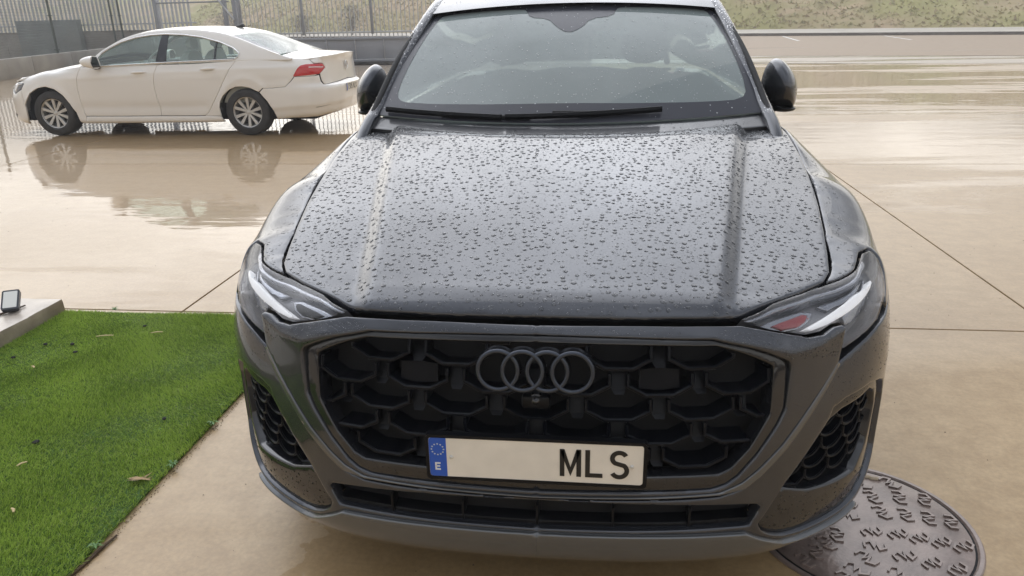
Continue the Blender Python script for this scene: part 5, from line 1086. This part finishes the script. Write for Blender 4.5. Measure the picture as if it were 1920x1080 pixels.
strip('kerb_face', lambda x: LK(x) - .02, lambda x: LK(x), .16, mat('kerb_dark', (.17, .155, .14), .8, var=.2, vscale=2), th=.19)
strip('pavement', LK, LP, .162, PAV)
def bank_h(x, y):
    d = y - LP(x); h = 6.8 * (1 - np.exp(-np.maximum(d, 0) / 10.)) * (1 + .12 * np.sin(x * .045 + 1)) 
    return .16 + h + np.clip(d / 3, 0, 1) * (.16 * np.sin(x * .9 + y * .4) + .13 * np.sin(x * 1.7 - y * 1.1) + .10 * np.sin(x * 3.3 + y * 2.3) + .25 * np.sin(x * .31 + y * .2))
nx, ny = 620, 90; gx = np.linspace(-150, 130, nx); gd = np.linspace(0, 1, ny) ** 1.6 * 60; GX, GD = np.meshgrid(gx, gd, indexing='ij'); GY = LP(GX) + GD; GZ = bank_h(GX, GY) + .025 * RNG.standard_normal(GX.shape) * np.clip(GD, 0, 1)
V = np.stack([GX, GY, GZ], -1).reshape(-1, 3); I = np.arange(nx * ny).reshape(nx, ny); T = np.stack([I[:-1, :-1], I[1:, :-1], I[1:, 1:], I[:-1, 1:]], -1).reshape(-1, 4)
BM_, t, b = node_mat('rough_grass'); q = NB(t); n1_ = q.noise(q.scale((.22, .5, .9)), 1, 6, .6, .5); n2_ = q.noise(q.geo, 1.6, 6, .7); n3_ = q.noise(q.geo, .10, 4, .5)
c = q.mix(q.mr(n1_, .38, .62), (.52, .41, .27), (.42, .365, .20)); c = q.mix(q.m('MULTIPLY', q.mr(n3_, .5, .62), .8), c, (.40, .38, .17)); c = q.mix(q.m('MULTIPLY', q.mr(n2_, .55, .8), .6), c, (.55, .48, .34)); c = q.mix(q.m('MULTIPLY', q.mr(n2_, .45, .25), .6), c, (.36, .30, .20))
q.lk(c, b.inputs['Base Color']); b.inputs['Roughness'].default_value = .95; b.inputs['Specular IOR Level'].default_value = .1
fastmesh('grass_bank', V, T, BM_, None, True, 'structure')
nT = 28000; tx = RNG.uniform(-45, 45, nT); td = .1 + RNG.random(nT) ** 1.3 * 22; ty = LP(tx) + td; tz = bank_h(tx, ty); an = RNG.random(nT) * 6.28; hgt = .05 + .16 * RNG.random(nT) ** 2; w_ = .08 + .14 * RNG.random(nT)
V = np.stack([np.stack([tx - w_ * np.cos(an), ty - w_ * np.sin(an), tz - .05], 1), np.stack([tx + w_ * np.cos(an), ty + w_ * np.sin(an), tz - .05], 1), np.stack([tx + .1 * RNG.standard_normal(nT), ty, tz + hgt], 1)], 1)
fastmesh('rough_grass', V.reshape(-1, 3), np.arange(nT * 3).reshape(-1, 3), [leafmat('tuft_dry', (.52, .44, .30)), leafmat('tuft_olive', (.40, .38, .20)), leafmat('tuft_brown', (.38, .30, .19)), BM_], None, False, 'stuff', 'dry and olive rough grass growing on the bank beyond the road', 'grass', RNG.choice(4, nT, p=[.16, .2, .16, .48]))
WL = mat('road_white', (.78, .77, .74), .6, var=.1, vscale=6)
for (x0, y0), (x1, y1), lb in (((10.3, 44.6), (9.6, 37.9), 'short white bay line nearest the SUV mirror'), ((15.1, 42.6), (14.4, 36.9), 'slanting white bay line on the muddy road, middle one'), ((21.5, 40.0), (20.8, 36.0), 'white bay line at the right edge of the picture')):
    d = Vector((x1 - x0, y1 - y0)).normalized(); n_ = Vector((-d.y, d.x)) * .07
    mesh('bay_line', [(x0 + n_.x, y0 + n_.y, .012), (x0 - n_.x, y0 - n_.y, .012), (x1 - n_.x, y1 - n_.y, .012), (x1 + n_.x, y1 + n_.y, .012)], [(0, 1, 2, 3)], WL, None, None, label=lb, cat='road marking', group='white bay lines on the road')
mk = empty('marker_post', (27.2, LP(27.2) + .8, .5), 0, 'small white marker post in the grass of the bank on the right', 'marker post'); tube('post_stem', [(0, 0, -.4), (0, 0, .35)], .05, mat('post_grey', (.5, .5, .48), .6), mk); box('post_cap', (0, 0, .42), (.22, .12, .14), WL, mk, .02)
# ------------------------------------------------------------ walls and fences, left
WCON = mat('old_concrete', (.29, .275, .245), .8, var=.2, vscale=1.4, bump=.3, bscale=12, dirt=(.19, .17, .145)); GALV = mat('galvanised', (.50, .52, .545), .45, metal=.35, var=.12, vscale=1.5); GPOST = mat('green_post', (.055, .075, .070), .5); STEEL = mat('grey_steel', (.28, .30, .34), .45, metal=.3, var=.12, vscale=2)
bw = empty('boundary_wall', (-24.8, 31, 0), 0, 'old grey concrete wall carrying the metal slat fence, far left', 'wall')
for i in range(5): box('wall_bay', (-6.6 + i * 3.0 + 1.5 - .9, 0, .60), (2.985, .25, 1.2), WCON, bw, .01)
box('wall_coping', (0, 0, 1.215), (15.0, .30, .03), WCON, bw, .006)
pf = empty('palisade_fence', (-24.8, 31, 1.23), 0, 'pale galvanised slat fence standing on the grey concrete wall', 'fence')
for z in (.25, 1.65): box('fence_rail', (0, .05, z), (15.0, .05, .06), GALV, pf, .004)
sl0 = None
for i in range(78):
    x = -7.45 + i * .191
    if sl0 is None:
        bm = bmesh.new(); P = [(-.055, 0), (-.02, -.035), (.02, -.035), (.055, 0), (.02, -.030), (-.02, -.030)]
        lo = [bm.verts.new((u, v, 0)) for u, v in P]; hi = [bm.verts.new((u, v, 2.0)) for u, v in P]; tp = bm.verts.new((0, -.03, 2.12))
        for k in range(6): j = (k + 1) % 6; bm.faces.new((lo[k], lo[j], hi[j], hi[k])); bm.faces.new((hi[k], hi[j], tp))
        s1 = sl0 = bm_obj('slat', bm, GALV, pf, 20)
    else: s1 = sl0.copy(); COL.objects.link(s1)
    s1.location = (x, 0, 0); s1.rotation_euler = (random.gauss(0, .004), random.gauss(0, .004), random.gauss(0, .04))
cb = box('metal_panel', (-23.9, 30.62, .95), (2.9, .30, 1.52), mat('panel_grey', (.19, .215, .21), .55, var=.22, vscale=1.6, dirt=(.27, .27, .25)), None, .01); tag(cb, 'large dull grey panel leaning against the concrete wall', 'panel')
# low wall with the green mesh fence
A = Vector((-14.6, 7.0, 0)); B_ = Vector((-20.6, 30.8, 0)); dv = (B_ - A); LW = dv.length; rzl = math.atan2(dv.y, dv.x)
lw = empty('low_wall', A, rzl, 'low stained concrete wall running back behind the white saloon', 'wall')
for i in range(8): box('wall_segment', (LW / 8 * (i + .5), 0, .28), (LW / 8 - .02, .24, .60), WCON, lw, .012)
mf = empty('mesh_fence', A + Vector((0, 0, .58)), rzl, 'dark green posts and wire mesh on the low concrete wall', 'fence')
pp = []
for P0 in ((-17.2, 19.3), (-18.45, 24.2), (-20.1, 29.8)): pp.append((Vector((*P0, 0)) - A).dot(dv.normalized()))
pp = [pp[0] - 6.2] + pp + [LW - .1]
for x in pp:
    o = tube('fence_post', [(x, 0, 0), (x, 0, 2.1)], .04, GPOST, mf, 10); box('post_clamp', (x, 0, .12), (.14, .14, .04), GPOST, o, .005); box('post_clamp', (x, 0, 1.25), (.12, .12, .04), GPOST, o, .005)
bm = bmesh.new()
for i in range(24): add_tube(bm, [(pp[0], 0, .06 + i * .085), (LW - .1, 0, .06 + i * .085)], .0035, 3)
for i in range(300): x = pp[0] + (LW - .1 - pp[0]) * i / 299; add_tube(bm, [(x, 0, .04), (x, 0, 2.05)], .0028, 3)
bm_obj('wire_mesh', bm, GPOST, mf, None, kind='stuff')
# ------------------------------------------------------------ sliding gate
GY = 25.45
gt = empty('sliding_gate', (-12.7, GY, 0), 0, 'grey steel sliding gate with upright bars over a panelled beam', 'gate')
W_ = 12.5
for z, h_, nm, mm in ((.03, .06, 'bottom_rail', INTB), (.10, .07, 'bottom_rail', STEEL), (.84, .08, 'beam_flange', STEEL), (1.05, .06, 'lower_rail', GALV), (2.62, .07, 'top_rail', STEEL)): box(nm, (W_ / 2, 0, z), (W_, .10, h_), mm, gt, .006)
for i in range(12): box('beam_panel', (.52 + i * 1.04, .01, .47), (1.0, .03, .66), mat('beam_panel_grey', (.34, .36, .40), .5, var=.10, vscale=1.2, dirt=(.27, .28, .31)), gt, .004)
for i in range(13): box('beam_rib', (i * 1.04, -.03, .47), (.035, .05, .66), STEEL, gt, .004)
br0 = None
for i in range(82):
    if br0 is None: br = br0 = tube('gate_bar', [(0, 0, .86), (0, 0, 2.6)], .017, GALV, gt, 8)
    else: br = br0.copy(); COL.objects.link(br)
    br.location = (.12 + i * .152, -.01, 0); br.rotation_euler = (random.gauss(0, .003), random.gauss(0, .003), 0)
for x in (0.05, 2.35, 4.85, 7.4, 9.9, 12.45): box('gate_upright', (x, -.02, 1.80), (.085, .085, 1.62), STEEL, gt, .006)
gp_ = empty('gate_frame', (-15.85, GY, 0), 0, 'grey steel guide frame with diagonal brace left of the gate', 'gate post')
for x, nm in ((0, 'frame_post'), (2.62, 'frame_post'), (2.98, 'frame_post')): box(nm, (x, .12, 1.35), (.13, .13, 2.7), STEEL, gp_, .008)
box('top_rail', (1.4, .12, 2.17), (2.8, .05, .05), STEEL, gp_, .005); tube('brace', [(2.05, .05, 2.75), (2.95, .05, 1.55)], .035, GALV, gp_, 8)
# shrubs on the bank behind the gate
SH = [mat('shrub_brown', (.20, .17, .14), .9), mat('shrub_olive', (.22, .21, .15), .9)]
for sx_, sy_, r_, h_, lb in ((-20.6, 62.5, 1.1, 2.4, 'dark bare shrub behind the bars in the middle of the gate'), (-25.6, 64.5, .9, 1.8, 'smaller dark shrub left of the large one behind the gate'), (-34.5, 69, 1.5, 2.2, 'low dark shrub seen beyond the gate frame')):
    y = sy_; zb_ = float(bank_h(np.array(sx_), np.array(y))) - .1; sb = empty('shrub', (sx_, y, zb_), 0, lb, 'shrub', 'shrubs on the bank')
    bm = bmesh.new()
    for k in range(16):
        a = random.random() * 6.28; tip = (r_ * .7 * math.cos(a) * random.random(), r_ * .7 * math.sin(a) * random.random(), h_ * random.uniform(.5, .95)); add_tube(bm, [(0, 0, 0), (tip[0] * .4, tip[1] * .4, tip[2] * .5), tip], [.05, .03, .012], 5)
    bm_obj('branches', bm, SH[0], sb, 60)
    n_ = 800; a = RNG.random(n_) * 6.28; rr_ = r_ * RNG.random(n_) ** .6; zq = h_ * (.15 + .85 * RNG.random(n_)); rr_ = rr_ * np.sqrt(np.clip(1 - ((zq / h_ - .5) / .55) ** 2, .05, 1)) * (1 + .3 * np.sin(a * 5)); c0 = np.stack([rr_ * np.cos(a), rr_ * np.sin(a), zq], 1); V = c0[:, None] + RNG.standard_normal((n_, 3, 3)) * .055
    fastmesh('foliage', V.reshape(-1, 3), np.arange(n_ * 3).reshape(-1, 3), SH, sb, False, 'stuff', None, None, RNG.integers(0, 2, n_))
# ------------------------------------------------------------ haze volume added to veil and lighten the distance
hz = box('haze', (0, 65, 4.9), (380, 270, 12.6), bpy.data.materials.new('haze_veil'), None, 0, kind='stuff', label='thin haze added over the yard and the road to lighten far tones', cat='haze')
hm = hz.data.materials[0]; hm.use_nodes = True; t = hm.node_tree; t.nodes.clear(); o = t.nodes.new('ShaderNodeOutputMaterial'); v = t.nodes.new('ShaderNodeVolumePrincipled'); v.inputs['Color'].default_value = (.93, .93, .95, 1); v.inputs['Density'].default_value = .0032; v.inputs['Anisotropy'].default_value = .3; t.links.new(v.outputs[0], o.inputs['Volume'])
